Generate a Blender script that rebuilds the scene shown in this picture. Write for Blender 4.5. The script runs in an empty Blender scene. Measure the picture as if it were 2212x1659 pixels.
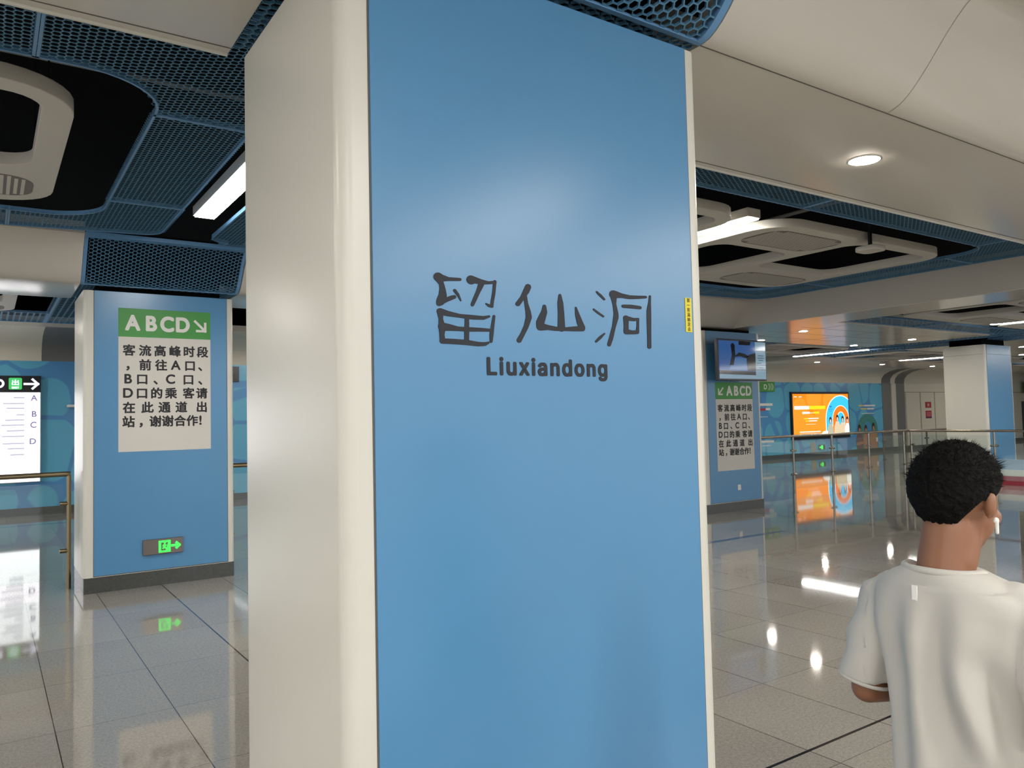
import bpy, bmesh, math, random, os
from mathutils import Vector, Matrix, noise

# ------------------------------------------------------------------ camera, world, exposure
SC = bpy.context.scene
COL = SC.collection
random.seed(7)
cam = bpy.data.cameras.new('camera')
cam.sensor_fit = 'HORIZONTAL'; cam.sensor_width = 36.0; cam.lens = 27.26
cam.clip_start = 0.02; cam.clip_end = 200
cam_o = bpy.data.objects.new('camera', cam); COL.objects.link(cam_o)
_r = Vector((0.82761964, -0.5608435, -0.02236739)); _u = Vector((-0.00653161, -0.0494705, 0.99875423)); _f = Vector((0.56125134, 0.82644252, 0.04460597))
_m = Matrix((( _r.x, _u.x, -_f.x), (_r.y, _u.y, -_f.y), (_r.z, _u.z, -_f.z))).to_4x4()
_m.translation = Vector((0, 0, 1.7))
cam_o.matrix_world = _m
SC.camera = cam_o

world = bpy.data.worlds.new('station_air'); SC.world = world
world.use_nodes = True
_bg = world.node_tree.nodes['Background']
_bg.inputs['Color'].default_value = (0.95, 0.97, 1.0, 1); _bg.inputs['Strength'].default_value = 1.1
SC.view_settings.view_transform = 'Standard'
SC.view_settings.look = 'None'
SC.view_settings.gamma = 1.0
SC.view_settings.use_curve_mapping = False
SC.view_settings.exposure = 0.42
SC.cycles.use_denoising = True
SC.cycles.max_bounces = 7; SC.cycles.diffuse_bounces = 4; SC.cycles.glossy_bounces = 4; SC.cycles.transmission_bounces = 5; SC.cycles.transparent_max_bounces = 10
SC.cycles.caustics_reflective = False; SC.cycles.caustics_refractive = False
SC.cycles.sample_clamp_indirect = 6.0

LAMP = 46.0      # radiance of the tube lamps
SPOT = 260.0      # radiance of the round downlights

# ------------------------------------------------------------------ materials
def s2l(c):
    return tuple((v / 12.92 if v <= .04045 else ((v + .055) / 1.055) ** 2.4) for v in [q / 255 for q in c])
MATS = {}
def mat(name, rgb, rough=.5, metal=0, spec=.5, emit=None, estr=1, coat=0, vary=.04, scale=6, bump=0, bscale=40, trans=0, alpha=1):
    if name in MATS: return MATS[name]
    m = bpy.data.materials.new(name); m.use_nodes = True
    nt = m.node_tree; b = nt.nodes['Principled BSDF']
    c = s2l(rgb)
    tc = nt.nodes.new('ShaderNodeTexCoord'); n = nt.nodes.new('ShaderNodeTexNoise')
    n.inputs['Scale'].default_value = scale; n.inputs['Detail'].default_value = 4
    nt.links.new(tc.outputs['Object'], n.inputs['Vector'])
    mx = nt.nodes.new('ShaderNodeMix'); mx.data_type = 'RGBA'
    mx.inputs[6].default_value = tuple(v * (1 - vary) for v in c) + (1,)
    mx.inputs[7].default_value = tuple(min(1, v * (1 + vary)) for v in c) + (1,)
    nt.links.new(n.outputs['Fac'], mx.inputs[0])
    nt.links.new(mx.outputs[2], b.inputs['Base Color'])
    b.inputs['Roughness'].default_value = rough; b.inputs['Metallic'].default_value = metal
    b.inputs['Specular IOR Level'].default_value = spec
    b.inputs['Coat Weight'].default_value = coat; b.inputs['Coat Roughness'].default_value = .06
    b.inputs['Transmission Weight'].default_value = trans
    b.inputs['Alpha'].default_value = alpha
    if emit is not None:
        b.inputs['Emission Color'].default_value = s2l(emit) + (1,); b.inputs['Emission Strength'].default_value = estr
    if bump:
        n2 = nt.nodes.new('ShaderNodeTexNoise'); n2.inputs['Scale'].default_value = bscale
        nt.links.new(tc.outputs['Object'], n2.inputs['Vector'])
        bp = nt.nodes.new('ShaderNodeBump'); bp.inputs['Strength'].default_value = bump; bp.inputs['Distance'].default_value = .01
        nt.links.new(n2.outputs['Fac'], bp.inputs['Height']); nt.links.new(bp.outputs['Normal'], b.inputs['Normal'])
    MATS[name] = m
    return m

def N(nt, t, **kw):
    n = nt.nodes.new(t)
    for k, v in kw.items(): setattr(n, k, v)
    return n
def M2(nt, op, a, b):
    n = nt.nodes.new('ShaderNodeMath'); n.operation = op
    for i, v in enumerate((a, b)):
        if v is None: continue
        if isinstance(v, (int, float)): n.inputs[i].default_value = v
        else: nt.links.new(v, n.inputs[i])
    return n.outputs[0]

def floor_material():
    m = bpy.data.materials.new('polished_granite'); m.use_nodes = True; nt = m.node_tree; b = nt.nodes['Principled BSDF']
    geo = N(nt, 'ShaderNodeNewGeometry'); sep = N(nt, 'ShaderNodeSeparateXYZ'); nt.links.new(geo.outputs['Position'], sep.inputs[0])
    X, Y = sep.outputs[0], sep.outputs[1]
    def joint(c, off, pitch, w):
        t = M2(nt, 'DIVIDE', M2(nt, 'SUBTRACT', c, off), pitch)
        d = M2(nt, 'ABSOLUTE', M2(nt, 'SUBTRACT', t, M2(nt, 'ROUND', t, None)), None)
        return M2(nt, 'LESS_THAN', M2(nt, 'MULTIPLY', d, pitch), w)
    j = M2(nt, 'MAXIMUM', joint(X, .333, .62, .0028), joint(Y, 3.24, .94, .0014))
    def line(c, at, w): return M2(nt, 'LESS_THAN', M2(nt, 'ABSOLUTE', M2(nt, 'SUBTRACT', c, at), None), w)
    inl = M2(nt, 'MAXIMUM', line(X, 1.575, .006), line(Y, 2.475, .009))
    inl = M2(nt, 'MAXIMUM', inl, line(X, 10.87, .02)); inl = M2(nt, 'MAXIMUM', inl, line(Y, 16.3, .05))
    # per-tile tone
    fx = M2(nt, 'FLOOR', M2(nt, 'DIVIDE', M2(nt, 'SUBTRACT', X, .333), .62), None); fy = M2(nt, 'FLOOR', M2(nt, 'DIVIDE', M2(nt, 'SUBTRACT', Y, 3.24), .94), None)
    cmb = N(nt, 'ShaderNodeCombineXYZ'); nt.links.new(fx, cmb.inputs[0]); nt.links.new(fy, cmb.inputs[1])
    wn = N(nt, 'ShaderNodeTexWhiteNoise'); nt.links.new(cmb.outputs[0], wn.inputs['Vector'])
    n1 = N(nt, 'ShaderNodeTexNoise'); n1.inputs['Scale'].default_value = 55; n1.inputs['Detail'].default_value = 6; n1.inputs['Roughness'].default_value = .7
    n2 = N(nt, 'ShaderNodeTexNoise'); n2.inputs['Scale'].default_value = 170; n2.inputs['Detail'].default_value = 3
    n3 = N(nt, 'ShaderNodeTexNoise'); n3.inputs['Scale'].default_value = 1.3
    for n in (n1, n2, n3): nt.links.new(geo.outputs['Position'], n.inputs['Vector'])
    v = M2(nt, 'ADD', M2(nt, 'MULTIPLY', n1.outputs['Fac'], .5), M2(nt, 'MULTIPLY', n2.outputs['Fac'], .5))
    v = M2(nt, 'ADD', v, M2(nt, 'MULTIPLY', wn.outputs['Value'], .06))
    v = M2(nt, 'ADD', v, M2(nt, 'MULTIPLY', n3.outputs['Fac'], .08))
    cr = N(nt, 'ShaderNodeValToRGB'); nt.links.new(v, cr.inputs[0])
    cr.color_ramp.elements[0].position = .38; cr.color_ramp.elements[0].color = s2l((108, 105, 100)) + (1,)
    cr.color_ramp.elements[1].position = .74; cr.color_ramp.elements[1].color = s2l((160, 156, 148)) + (1,)
    mx = N(nt, 'ShaderNodeMix', data_type='RGBA'); nt.links.new(j, mx.inputs[0]); nt.links.new(cr.outputs[0], mx.inputs[6]); mx.inputs[7].default_value = s2l((62, 58, 52)) + (1,)
    mx2 = N(nt, 'ShaderNodeMix', data_type='RGBA'); nt.links.new(inl, mx2.inputs[0]); nt.links.new(mx.outputs[2], mx2.inputs[6]); mx2.inputs[7].default_value = s2l((36, 34, 36)) + (1,)
    nt.links.new(mx2.outputs[2], b.inputs['Base Color'])
    b.inputs['Roughness'].default_value = .045; b.inputs['IOR'].default_value = 1.62
    nb = N(nt, 'ShaderNodeTexNoise'); nb.inputs['Scale'].default_value = 2.2; nt.links.new(geo.outputs['Position'], nb.inputs['Vector'])
    bp = N(nt, 'ShaderNodeBump'); bp.inputs['Strength'].default_value = .03; bp.inputs['Distance'].default_value = .01
    nt.links.new(nb.outputs['Fac'], bp.inputs['Height']); nt.links.new(bp.outputs['Normal'], b.inputs['Normal'])
    return m

def cell_material():
    m = bpy.data.materials.new('cell_pattern_panel'); m.use_nodes = True; nt = m.node_tree; b = nt.nodes['Principled BSDF']
    geo = N(nt, 'ShaderNodeNewGeometry'); mp = N(nt, 'ShaderNodeMapping'); nt.links.new(geo.outputs['Position'], mp.inputs['Vector'])
    mp.inputs['Scale'].default_value = (1.0, 0, .86); mp.inputs['Location'].default_value = (.38, 0, .3)
    def vor(feature):
        v = N(nt, 'ShaderNodeTexVoronoi'); v.voronoi_dimensions = '3D'; v.feature = feature; v.inputs['Scale'].default_value = 1.0; v.inputs['Randomness'].default_value = .55
        nt.links.new(mp.outputs[0], v.inputs['Vector']); return v
    v1 = vor('DISTANCE_TO_EDGE'); v2 = vor('F1')
    e = M2(nt, 'MINIMUM', M2(nt, 'SUBTRACT', v1.outputs['Distance'], .028), M2(nt, 'SUBTRACT', .60, v2.outputs['Distance']))
    cr = N(nt, 'ShaderNodeValToRGB'); nt.links.new(e, cr.inputs[0])
    cr.color_ramp.elements[0].position = .0; cr.color_ramp.elements[0].color = s2l((80, 142, 196)) + (1,)
    cr.color_ramp.elements[1].position = .016; cr.color_ramp.elements[1].color = s2l((92, 172, 206)) + (1,)
    nt.links.new(cr.outputs[0], b.inputs['Base Color']); b.inputs['Roughness'].default_value = .22
    return m

def arch_floor(): pass
WHITE = mat('white_enamel', (208, 206, 196), .3, vary=.01)
BLUE = mat('blue_enamel', (81, 136, 179), .27, vary=.015, coat=.0)
BLUEM = mat('blue_mesh', (84, 132, 164), .5, metal=.1)
BLUEB = mat('blue_bar', (100, 148, 192), .4)
BEAM = mat('beam_enamel', (206, 200, 190), .17, vary=.01)
LOOP = mat('loop_plaster', (205, 200, 190), .6, vary=.01)
VENT = mat('vent_dark', (120, 114, 106), .7)
BLACK = mat('void_black', (8, 8, 9), .95, spec=.1)
DARK = mat('dark_gloss', (22, 24, 28), .25)
INK = mat('dark_ink', (32, 35, 44), .5, spec=.3)
PRINT = mat('black_print', (28, 26, 30), .6)
GRANITE = mat('dark_granite', (66, 68, 66), .25, vary=.35, scale=30)
STEEL = mat('brushed_steel', (140, 132, 120), .27, metal=1.0, vary=.03)
BRONZE = mat('warm_steel', (138, 124, 98), .3, metal=1.0, vary=.03)
PAPER = mat('poster_paper', (206, 202, 194), .7, vary=.01)
GREEN = mat('sign_green', (58, 140, 58), .5)
PALE = mat('sign_white', (222, 220, 214), .6)
CREAM = mat('cream_panel', (206, 202, 188), .35, vary=.01)
GREY = mat('grey_panel', (104, 106, 106), .4)
LEDW = mat('lamp_white', (250, 250, 250), .4, emit=(255, 252, 246), estr=LAMP)
SPOTW = mat('spot_white', (250, 250, 250), .4, emit=(255, 246, 232), estr=SPOT)
CONCR = mat('dark_slab', (9, 9, 10), .95, spec=.1, vary=.3)
PIPE = mat('grey_pipe', (120, 118, 112), .5)

def glass_material():
    m = bpy.data.materials.new('clear_glass'); m.use_nodes = True; nt = m.node_tree
    out = nt.nodes['Material Output']; nt.nodes.remove(nt.nodes['Principled BSDF'])
    tr = N(nt, 'ShaderNodeBsdfTransparent'); tr.inputs[0].default_value = (.95, .98, .97, 1)
    gl = N(nt, 'ShaderNodeBsdfGlossy'); gl.inputs['Roughness'].default_value = .02
    lw = N(nt, 'ShaderNodeLayerWeight'); lw.inputs['Blend'].default_value = .5
    k = M2(nt, 'ADD', M2(nt, 'MULTIPLY', M2(nt, 'POWER', lw.outputs['Facing'], 4.0), .55), .035)
    mx = N(nt, 'ShaderNodeMixShader'); nt.links.new(k, mx.inputs[0]); nt.links.new(tr.outputs[0], mx.inputs[1]); nt.links.new(gl.outputs[0], mx.inputs[2])
    nt.links.new(mx.outputs[0], out.inputs[0]); return m
GLASS = glass_material()
FLOORM = floor_material(); CELLM = cell_material()

# ------------------------------------------------------------------ helpers
def tag(o, label=None, cat=None, group=None, kind=None):
    if label: o['label'] = label
    if cat: o['category'] = cat
    if group: o['group'] = group
    if kind: o['kind'] = kind
    return o
def root_offset(p):
    v = Vector((0, 0, 0))
    while p is not None: v += p.location; p = p.parent
    return v
def link(name, bm, m, parent=None, smooth=False, **tags):
    """links a bmesh built in world coordinates as one object"""
    me = bpy.data.meshes.new(name)
    if isinstance(bm, bpy.types.Mesh): me = bm
    else:
        bmesh.ops.recalc_face_normals(bm, faces=bm.faces[:]) if tags.pop('recalc', True) else None
        bm.to_mesh(me); bm.free()
    me.materials.clear()
    me.materials.append(m)
    if smooth:
        for p in me.polygons: p.use_smooth = True
        try: me.set_sharp_from_angle(angle=math.radians(38))
        except Exception: pass
    o = bpy.data.objects.new(name, me); COL.objects.link(o)
    if parent is not None:
        me.transform(Matrix.Translation(-root_offset(parent))); o.parent = parent
    else:
        xs = [v.co for v in me.vertices]
        c = Vector(((min(v.x for v in xs) + max(v.x for v in xs)) / 2, (min(v.y for v in xs) + max(v.y for v in xs)) / 2, min(v.z for v in xs)))
        me.transform(Matrix.Translation(-c)); o.location = c
    tag(o, **{k: v for k, v in tags.items() if k in ('label', 'cat', 'group', 'kind')})
    return o
def thing(name, loc, label, cat, group=None):
    o = bpy.data.objects.new(name, None); o.empty_display_size = .1; o.location = loc; COL.objects.link(o)
    return tag(o, label, cat, group)
def dup(root, loc, label, group=None):
    r = root.copy(); COL.objects.link(r); r.location = loc; r['label'] = label
    if group: r['group'] = group
    for ch in list(root.children):
        c = ch.copy(); COL.objects.link(c); c.parent = r
        for g in list(ch.children):
            d = g.copy(); COL.objects.link(d); d.parent = c
    return r
def box(bm, x0, x1, y0, y1, z0, z1, bev=0):
    vs = [bm.verts.new((x, y, z)) for x in (x0, x1) for y in (y0, y1) for z in (z0, z1)]
    F = [(0, 1, 3, 2), (4, 6, 7, 5), (0, 4, 5, 1), (2, 3, 7, 6), (0, 2, 6, 4), (1, 5, 7, 3)]
    fs = [bm.faces.new([vs[i] for i in f]) for f in F]
    if bev:
        es = list({e for f in fs for e in f.edges})
        bmesh.ops.bevel(bm, geom=es, offset=bev, segments=3, affect='EDGES', profile=.5)
    return bm
def mbox(*a, **k): return box(bmesh.new(), *a, **k)
def tube(bm, pts, r, seg=12, caps=True):
    pts = [Vector(p) for p in pts]; rings = []
    for i, p in enumerate(pts):
        a = pts[max(0, i - 1)]; b = pts[min(len(pts) - 1, i + 1)]
        d = (b - a).normalized(); up = Vector((0, 0, 1)) if abs(d.z) < .95 else Vector((1, 0, 0))
        s = d.cross(up).normalized(); t = s.cross(d).normalized(); rr = r[i] if isinstance(r, (list, tuple)) else r
        rings.append([bm.verts.new(p + s * math.cos(2 * math.pi * k / seg) * rr + t * math.sin(2 * math.pi * k / seg) * rr) for k in range(seg)])
    for A, B in zip(rings, rings[1:]):
        for k in range(seg): bm.faces.new((A[k], A[(k + 1) % seg], B[(k + 1) % seg], B[k]))
    if caps: bm.faces.new(rings[0][::-1]); bm.faces.new(rings[-1])
    return bm
def rrect(x0, x1, y0, y1, r, n=8):
    P = []
    for cx, cy, a in ((x1 - r, y1 - r, 0), (x0 + r, y1 - r, 90), (x0 + r, y0 + r, 180), (x1 - r, y0 + r, 270)):
        for k in range(n + 1):
            t = math.radians(a + 90 * k / n); P.append((cx + r * math.cos(t), cy + r * math.sin(t)))
    return P
TS = bpy.data.scenes.new('workbench')
def bake(data):
    """evaluated mesh of a curve or text datablock"""
    o = bpy.data.objects.new('tmp', data); TS.collection.objects.link(o)
    TS.view_layers[0].update(); dg = TS.view_layers[0].depsgraph
    me = bpy.data.meshes.new_from_object(o.evaluated_get(dg)); bpy.data.objects.remove(o); return me
def plate(outlines, th, bev=0):
    """filled 2D outlines (holes by even-odd) with thickness th, centred on z=0 -> mesh"""
    cu = bpy.data.curves.new('outline', 'CURVE'); cu.dimensions = '2D'; cu.fill_mode = 'BOTH'; cu.extrude = th / 2; cu.bevel_depth = bev; cu.bevel_resolution = 2
    for P in outlines:
        s = cu.splines.new('POLY'); s.points.add(len(P) - 1); s.use_cyclic_u = True
        for q, (x, y) in zip(s.points, P): q.co = (x, y, 0, 1)
    me = bake(cu); bpy.data.curves.remove(cu); return me
XZ = Matrix.Rotation(math.radians(90), 4, 'X')     # plan drawing -> upright drawing facing -Y
def upright(me, y): me.transform(Matrix.Translation((0, y, 0)) @ XZ); return me
def flat(me, z): me.transform(Matrix.Translation((0, 0, z))); return me
def rect(x0, x1, z0, z1): return [(x0, z0), (x1, z0), (x1, z1), (x0, z1)]
try:
    FONT = bpy.data.fonts.load(os.path.join(bpy.utils.resource_path('LOCAL'), 'datafiles', 'fonts', 'Inter.woff2'))
except Exception:
    FONT = None
def glyphs(items, bold=.0, th=.002, space=1.0):
    """items: (text, x, y, size, xscale) centred at x, baseline y; one mesh in the drawing plane"""
    bm = bmesh.new()
    for (t, x, y, s, xs) in items:
        cu = bpy.data.curves.new('txt', 'FONT'); cu.body = t; cu.size = s; cu.align_x = 'CENTER'; cu.extrude = th / 2
        if FONT and len(t) > 1: cu.font = FONT; cu.size = s * 1.35; cu.space_character = space
        me = bake(cu); bpy.data.curves.remove(cu)
        offs = [(0, 0)] + ([(bold * math.cos(a), bold * math.sin(a)) for a in [k * math.pi / 3 for k in range(6)]] if bold else [])
        for i, (dx, dy) in enumerate(offs):
            m2 = me.copy(); m2.transform(Matrix.Translation((x + dx, y + dy, .00002 * i)) @ Matrix.Diagonal((xs, 1, 1, 1))); bm.from_mesh(m2); bpy.data.meshes.remove(m2)
        bpy.data.meshes.remove(me)
    me = bpy.data.meshes.new('glyphs'); bm.to_mesh(me); bm.free(); return me
def stroke_outline_mesh(strokes, y, th=.002):
    """brush strokes (x, z, half width, half height) as solid shapes on the plane y"""
    bm = bmesh.new(); n = 14; lay = 0
    def disc(c):
        x, z, a, b = c; return [(x + a * math.cos(2 * math.pi * k / n), z + b * math.sin(2 * math.pi * k / n)) for k in range(n)]
    def hull(P):
        P = sorted(set(P)); L = []; U = []
        def cr(o, a, b): return (a[0] - o[0]) * (b[1] - o[1]) - (a[1] - o[1]) * (b[0] - o[0])
        for p in P:
            while len(L) > 1 and cr(L[-2], L[-1], p) <= 0: L.pop()
            L.append(p)
        for p in reversed(P):
            while len(U) > 1 and cr(U[-2], U[-1], p) <= 0: U.pop()
            U.append(p)
        return L[:-1] + U[:-1]
    for S in strokes:
        for a, b in zip(S, S[1:]):
            h = hull(disc(a) + disc(b)); lay += 1; yy = y - th - .00001 * lay
            f = [bm.verts.new((px, yy, pz)) for px, pz in h]; g = [bm.verts.new((px, y, pz)) for px, pz in h]
            bm.faces.new(f)
            for k in range(len(h)): bm.faces.new((f[k], g[k], g[(k + 1) % len(h)], f[(k + 1) % len(h)]))
    return bm
def hex_sheet(inside, u0, u1, v0, v1, R, bar, pos, nrm, depth):
    """perforated sheet of hexagonal cells (points along u); pos/nrm map (u, v) to 3D"""
    V = []; F = []; du = 1.5 * R; dv = math.sqrt(3) * R; ri = R - bar / math.sqrt(3)
    cs = [(math.cos(math.radians(60 * k)), math.sin(math.radians(60 * k))) for k in range(6)]
    i = 0; u = u0
    while u < u1:
        v = v0 + (dv / 2 if i % 2 else 0)
        while v < v1:
            if inside(u, v):
                b = len(V)
                V += [pos(u + R * c, v + R * s) for c, s in cs]
                I = [pos(u + ri * c, v + ri * s) for c, s in cs]; V += I
                n_ = nrm(u, v); V += [(q[0] + n_[0] * depth, q[1] + n_[1] * depth, q[2] + n_[2] * depth) for q in I]
                for k in range(6):
                    l = (k + 1) % 6
                    F.append((b + k, b + l, b + 6 + l, b + 6 + k)); F.append((b + 6 + k, b + 6 + l, b + 12 + l, b + 12 + k))
            v += dv
        u += du; i += 1
    me = bpy.data.meshes.new('hex'); me.from_pydata(V, [], F); me.update(); return me
# ------------------------------------------------------------------ setting
PA, PB, H = 1.508, .998, 3.138                     # pillar width, depth, height
C1, C2, C3 = .83, 10.117, 20.07                    # pillar columns (left faces)
R1, R2 = 2.08, 9.10                                # pillar rows (front faces)
ZB, ZM, ZR, ZS = 3.2, 3.62, 3.4, 3.38               # beam bottom, mesh, right-hand mesh, right-hand soffit
WY = 18.2
def S(o): return tag(o, kind='structure')
S(link('floor', mbox(-14, 46, -9, WY + .3, -.12, 0), FLOORM))
S(link('ceiling', mbox(-14, 46, -9, WY + .3, 4.6, 4.75), CONCR))
# far wall: cell-patterned panels, plinth, cove
S(link('wall_back', mbox(-14, 10, WY, WY + .2, .15, 3.07), CELLM))
S(link('wall_back_right', mbox(10, 31.1, WY, WY + .2, .15, 2.83), CELLM))
S(link('wall_back_grey', mbox(31.1, 46, WY, WY + .2, .15, 2.83), CREAM))
S(link('wall_back_upper', mbox(-14, 46, WY + .02, WY + .2, 2.7, 4.6), CONCR))
S(link('baseboard_back', mbox(-14, 46, WY - .015, WY + .2, 0, .15), GRANITE))
def cove(name, x0, x1, zw, zt, m):
    P = [(WY, zw), (WY - .03, zw + (zt - zw) * .35), (WY - .16, zw + (zt - zw) * .62), (WY - .4, zw + (zt - zw) * .82), (WY - .75, zw + (zt - zw) * .94), (WY - 1.3, zt), (WY - 1.3, zt + .1), (WY + .2, zt + .1), (WY + .2, zw)]
    bm = bmesh.new(); A = [bm.verts.new((x0, y, z)) for y, z in P]; B = [bm.verts.new((x1, y, z)) for y, z in P]
    for k in range(len(P)):
        l = (k + 1) % len(P); bm.faces.new((A[k], A[l], B[l], B[k]))
    bm.faces.new(A); bm.faces.new(B[::-1])
    return S(link(name, bm, m, smooth=True))
n = 0
for (x0, x1, zw, zt, m) in [(-14, -3.2, 3.07, 3.62, CREAM), (-3.194, .92, 3.07, 3.62, CREAM), (.925, 1.9, 3.07, 3.62, GREY), (1.905, 10, 3.07, 3.62, CREAM), (10, 20.4, 2.83, 3.42, CREAM)] + \
        [(20.405 + k * 1.525, 20.4 + (k + 1) * 1.525, 2.83, 3.42, CREAM) for k in range(7)] + [(31.1, 31.75, 2.83, 3.42, GREY), (31.75, 32.1, 2.83, 3.42, CREAM), (32.1, 32.83, 2.83, 3.42, GREY), (32.84, 46, 2.83, 3.42, CREAM)]:
    n += 1; cove('trim_%d' % n, x0, x1, zw, zt, m)
for (x0, x1, m) in [(31.1, 31.75, GREY), (32.1, 32.83, GREY)]:
    n += 1; S(link('trim_%d' % n, mbox(x0, x1, WY - .012, WY, .15, 2.83), m))
n += 1; S(link('trim_%d' % n, mbox(31.76, 32.09, WY - .05, WY, .15, 2.83), mat('pale_post', (200, 196, 186), .35)))
n += 1; S(link('trim_%d' % n, mbox(32.83, 46, WY - .004, WY, 2.455, 2.47), PRINT))
for xx in (32.9, 34.1, 35.3):
    n += 1; S(link('trim_%d' % n, mbox(xx - .03, xx + .03, WY - .02, WY, .15, 2.45), mat('door_edge', (170, 165, 150), .4)))
S(link('wall_right', mbox(46, 46.2, -9, WY, 0, 4.6), CREAM))

# beams
def sstep(t): t = max(0, min(1, t)); return t * t * (3 - 2 * t)
SY = .5
def slope(k, n=14): return [(SY * k_ / n, ZB + (ZM - ZB) * sstep(k_ / n)) for k_ in range(n + 1)]
def x_beam(name, x0, x1, yn, yf):
    near = [(yn - d, z) for d, z in slope(0)]; far = [(yf + d, z) for d, z in slope(0)]
    P = near[::-1] + far + [(yf + SY, ZM + .12), (yn - SY, ZM + .12)]
    bm = bmesh.new(); A = [bm.verts.new((x0, y, z)) for y, z in P]; B = [bm.verts.new((x1, y, z)) for y, z in P]
    for k in range(len(P)):
        l = (k + 1) % len(P); bm.faces.new((A[k], A[l], B[l], B[k]))
    bm.faces.new(A); bm.faces.new(B[::-1])
    return S(link(name, bm, BEAM, smooth=True))
for (x0, x1, r) in [(-14, C1 - .03, R1), (C1 + PA + .06, 10.9, R1), (-14, C1 - .03, R2), (C1 + PA + .06, 10.9, R2)]:
    x_beam('ceiling_beam', x0, x1, r + .02, r + 1.09)
S(link('ceiling_beam', mbox(10.9, 11.9, R1 - .6, R2 + 1.09, ZB, ZM + .1, .012), BEAM))
S(link('ceiling_soffit', mbox(11.9, 19.3, 8.6, 11.78, ZS, ZR + .25, .01), BEAM))
S(link('ceiling_soffit', mbox(11.9, 19.3, 14.4, WY - 1.3, ZS, ZR + .25, .01), BEAM))
S(link('ceiling_soffit', mbox(21.4, 46, 14.4, WY - 1.3, ZS, ZR + .25, .01), BEAM))
S(link('ceiling_soffit', mbox(21.4, 46, 8.6, 11.78, ZS, ZR + .25, .01), BEAM))
S(link('ceiling_soffit', mbox(-14, 46, -9, R1 + .02 - SY, ZM, ZM + .12), LOOP))
S(link('ceiling_soffit', mbox(-14, 11.9, 16.3, 17.0, ZM, ZM + .12), BEAM))
# dark joints and lips along the beams
JOINT = mat('joint_line', (92, 86, 78), .6)
for (x0, x1, r) in [(C1 + PA + .06, 10.9, R1), (-14, C1 - .03, R1)]:
    n += 1; S(link('trim_%d' % n, mbox(x0, x1, r + .028, r + .034, ZB - .0015, ZB), JOINT))
    n += 1; S(link('trim_%d' % n, mbox(x0, x1, r + 1.035, r + 1.041, ZB - .0015, ZB), JOINT))
    n += 1; S(link('trim_%d' % n, mbox(x0, x1, r + 1.085, r + 1.10, ZB - .01, ZB + .02, .003), WHITE))
bmj = bmesh.new()
pr = [(R1 + .02 - d, z - .002) for d, z in slope(0)]
for (a, b) in zip(pr, pr[1:]):
    bmj.faces.new([bmj.verts.new(p) for p in ((3.75, a[0], a[1]), (3.754, a[0], a[1]), (3.754, b[0], b[1]), (3.75, b[0], b[1]))])
n += 1; S(link('trim_%d' % n, bmj, mat('fine_joint', (150, 146, 136), .6)))
for yy in (9.4, 10.2, 10.95):
    n += 1; S(link('trim_%d' % n, mbox(11.9, 19.3, yy, yy + .012, ZS - .0012, ZS), JOINT))
for xx in (13.9, 15.9, 17.9):
    n += 1; S(link('trim_%d' % n, mbox(xx, xx + .012, 8.65, 11.7, ZS - .0012, ZS), JOINT))

# ------------------------------------------------------------------ pillars
def pillar(x, y, h, label, el=.098, er=.075, wide=PA, cap=True):
    t = thing('pillar', (x, y, 0), label, 'pillar')
    me = plate([rrect(x, x + wide, y, y + PB, .045, 6)], h - .16); flat(me, .16 + (h - .16) / 2)
    c = link('white_casing', me, WHITE, t, smooth=True)
    link('plinth', mbox(x + .006, x + wide - .006, y + .006, y + PB - .006, 0, .16), GRANITE, t)
    zt = h - .23 if cap else h
    f = link('front_panel', mbox(x + el, x + wide - er, y - .006, y + .02, .172, zt - (.004 if cap else 0), .0025), BLUE, t)
    if cap:
        link('cap_panel', mbox(x + el, x + wide - er, y - .006, y + .02, zt, h, .0025), BLUE, t)
        link('cap_joint', mbox(x - .001, x + .02, y + .05, y + PB - .05, zt - .006, zt - .001), JOINT, t)
    link('panel_joint', mbox(x + el - .005, x + wide - er + .005, y - .002, y + .015, .166, h), JOINT, t)
    link('neck', mbox(x + .12, x + wide - .12, y + .12, y + PB - .12, h, 3.66), BLACK, t)
    return t
main = pillar(C1, R1, H, 'nearest square pillar with blue front panel and large station name', cap=False)
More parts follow.
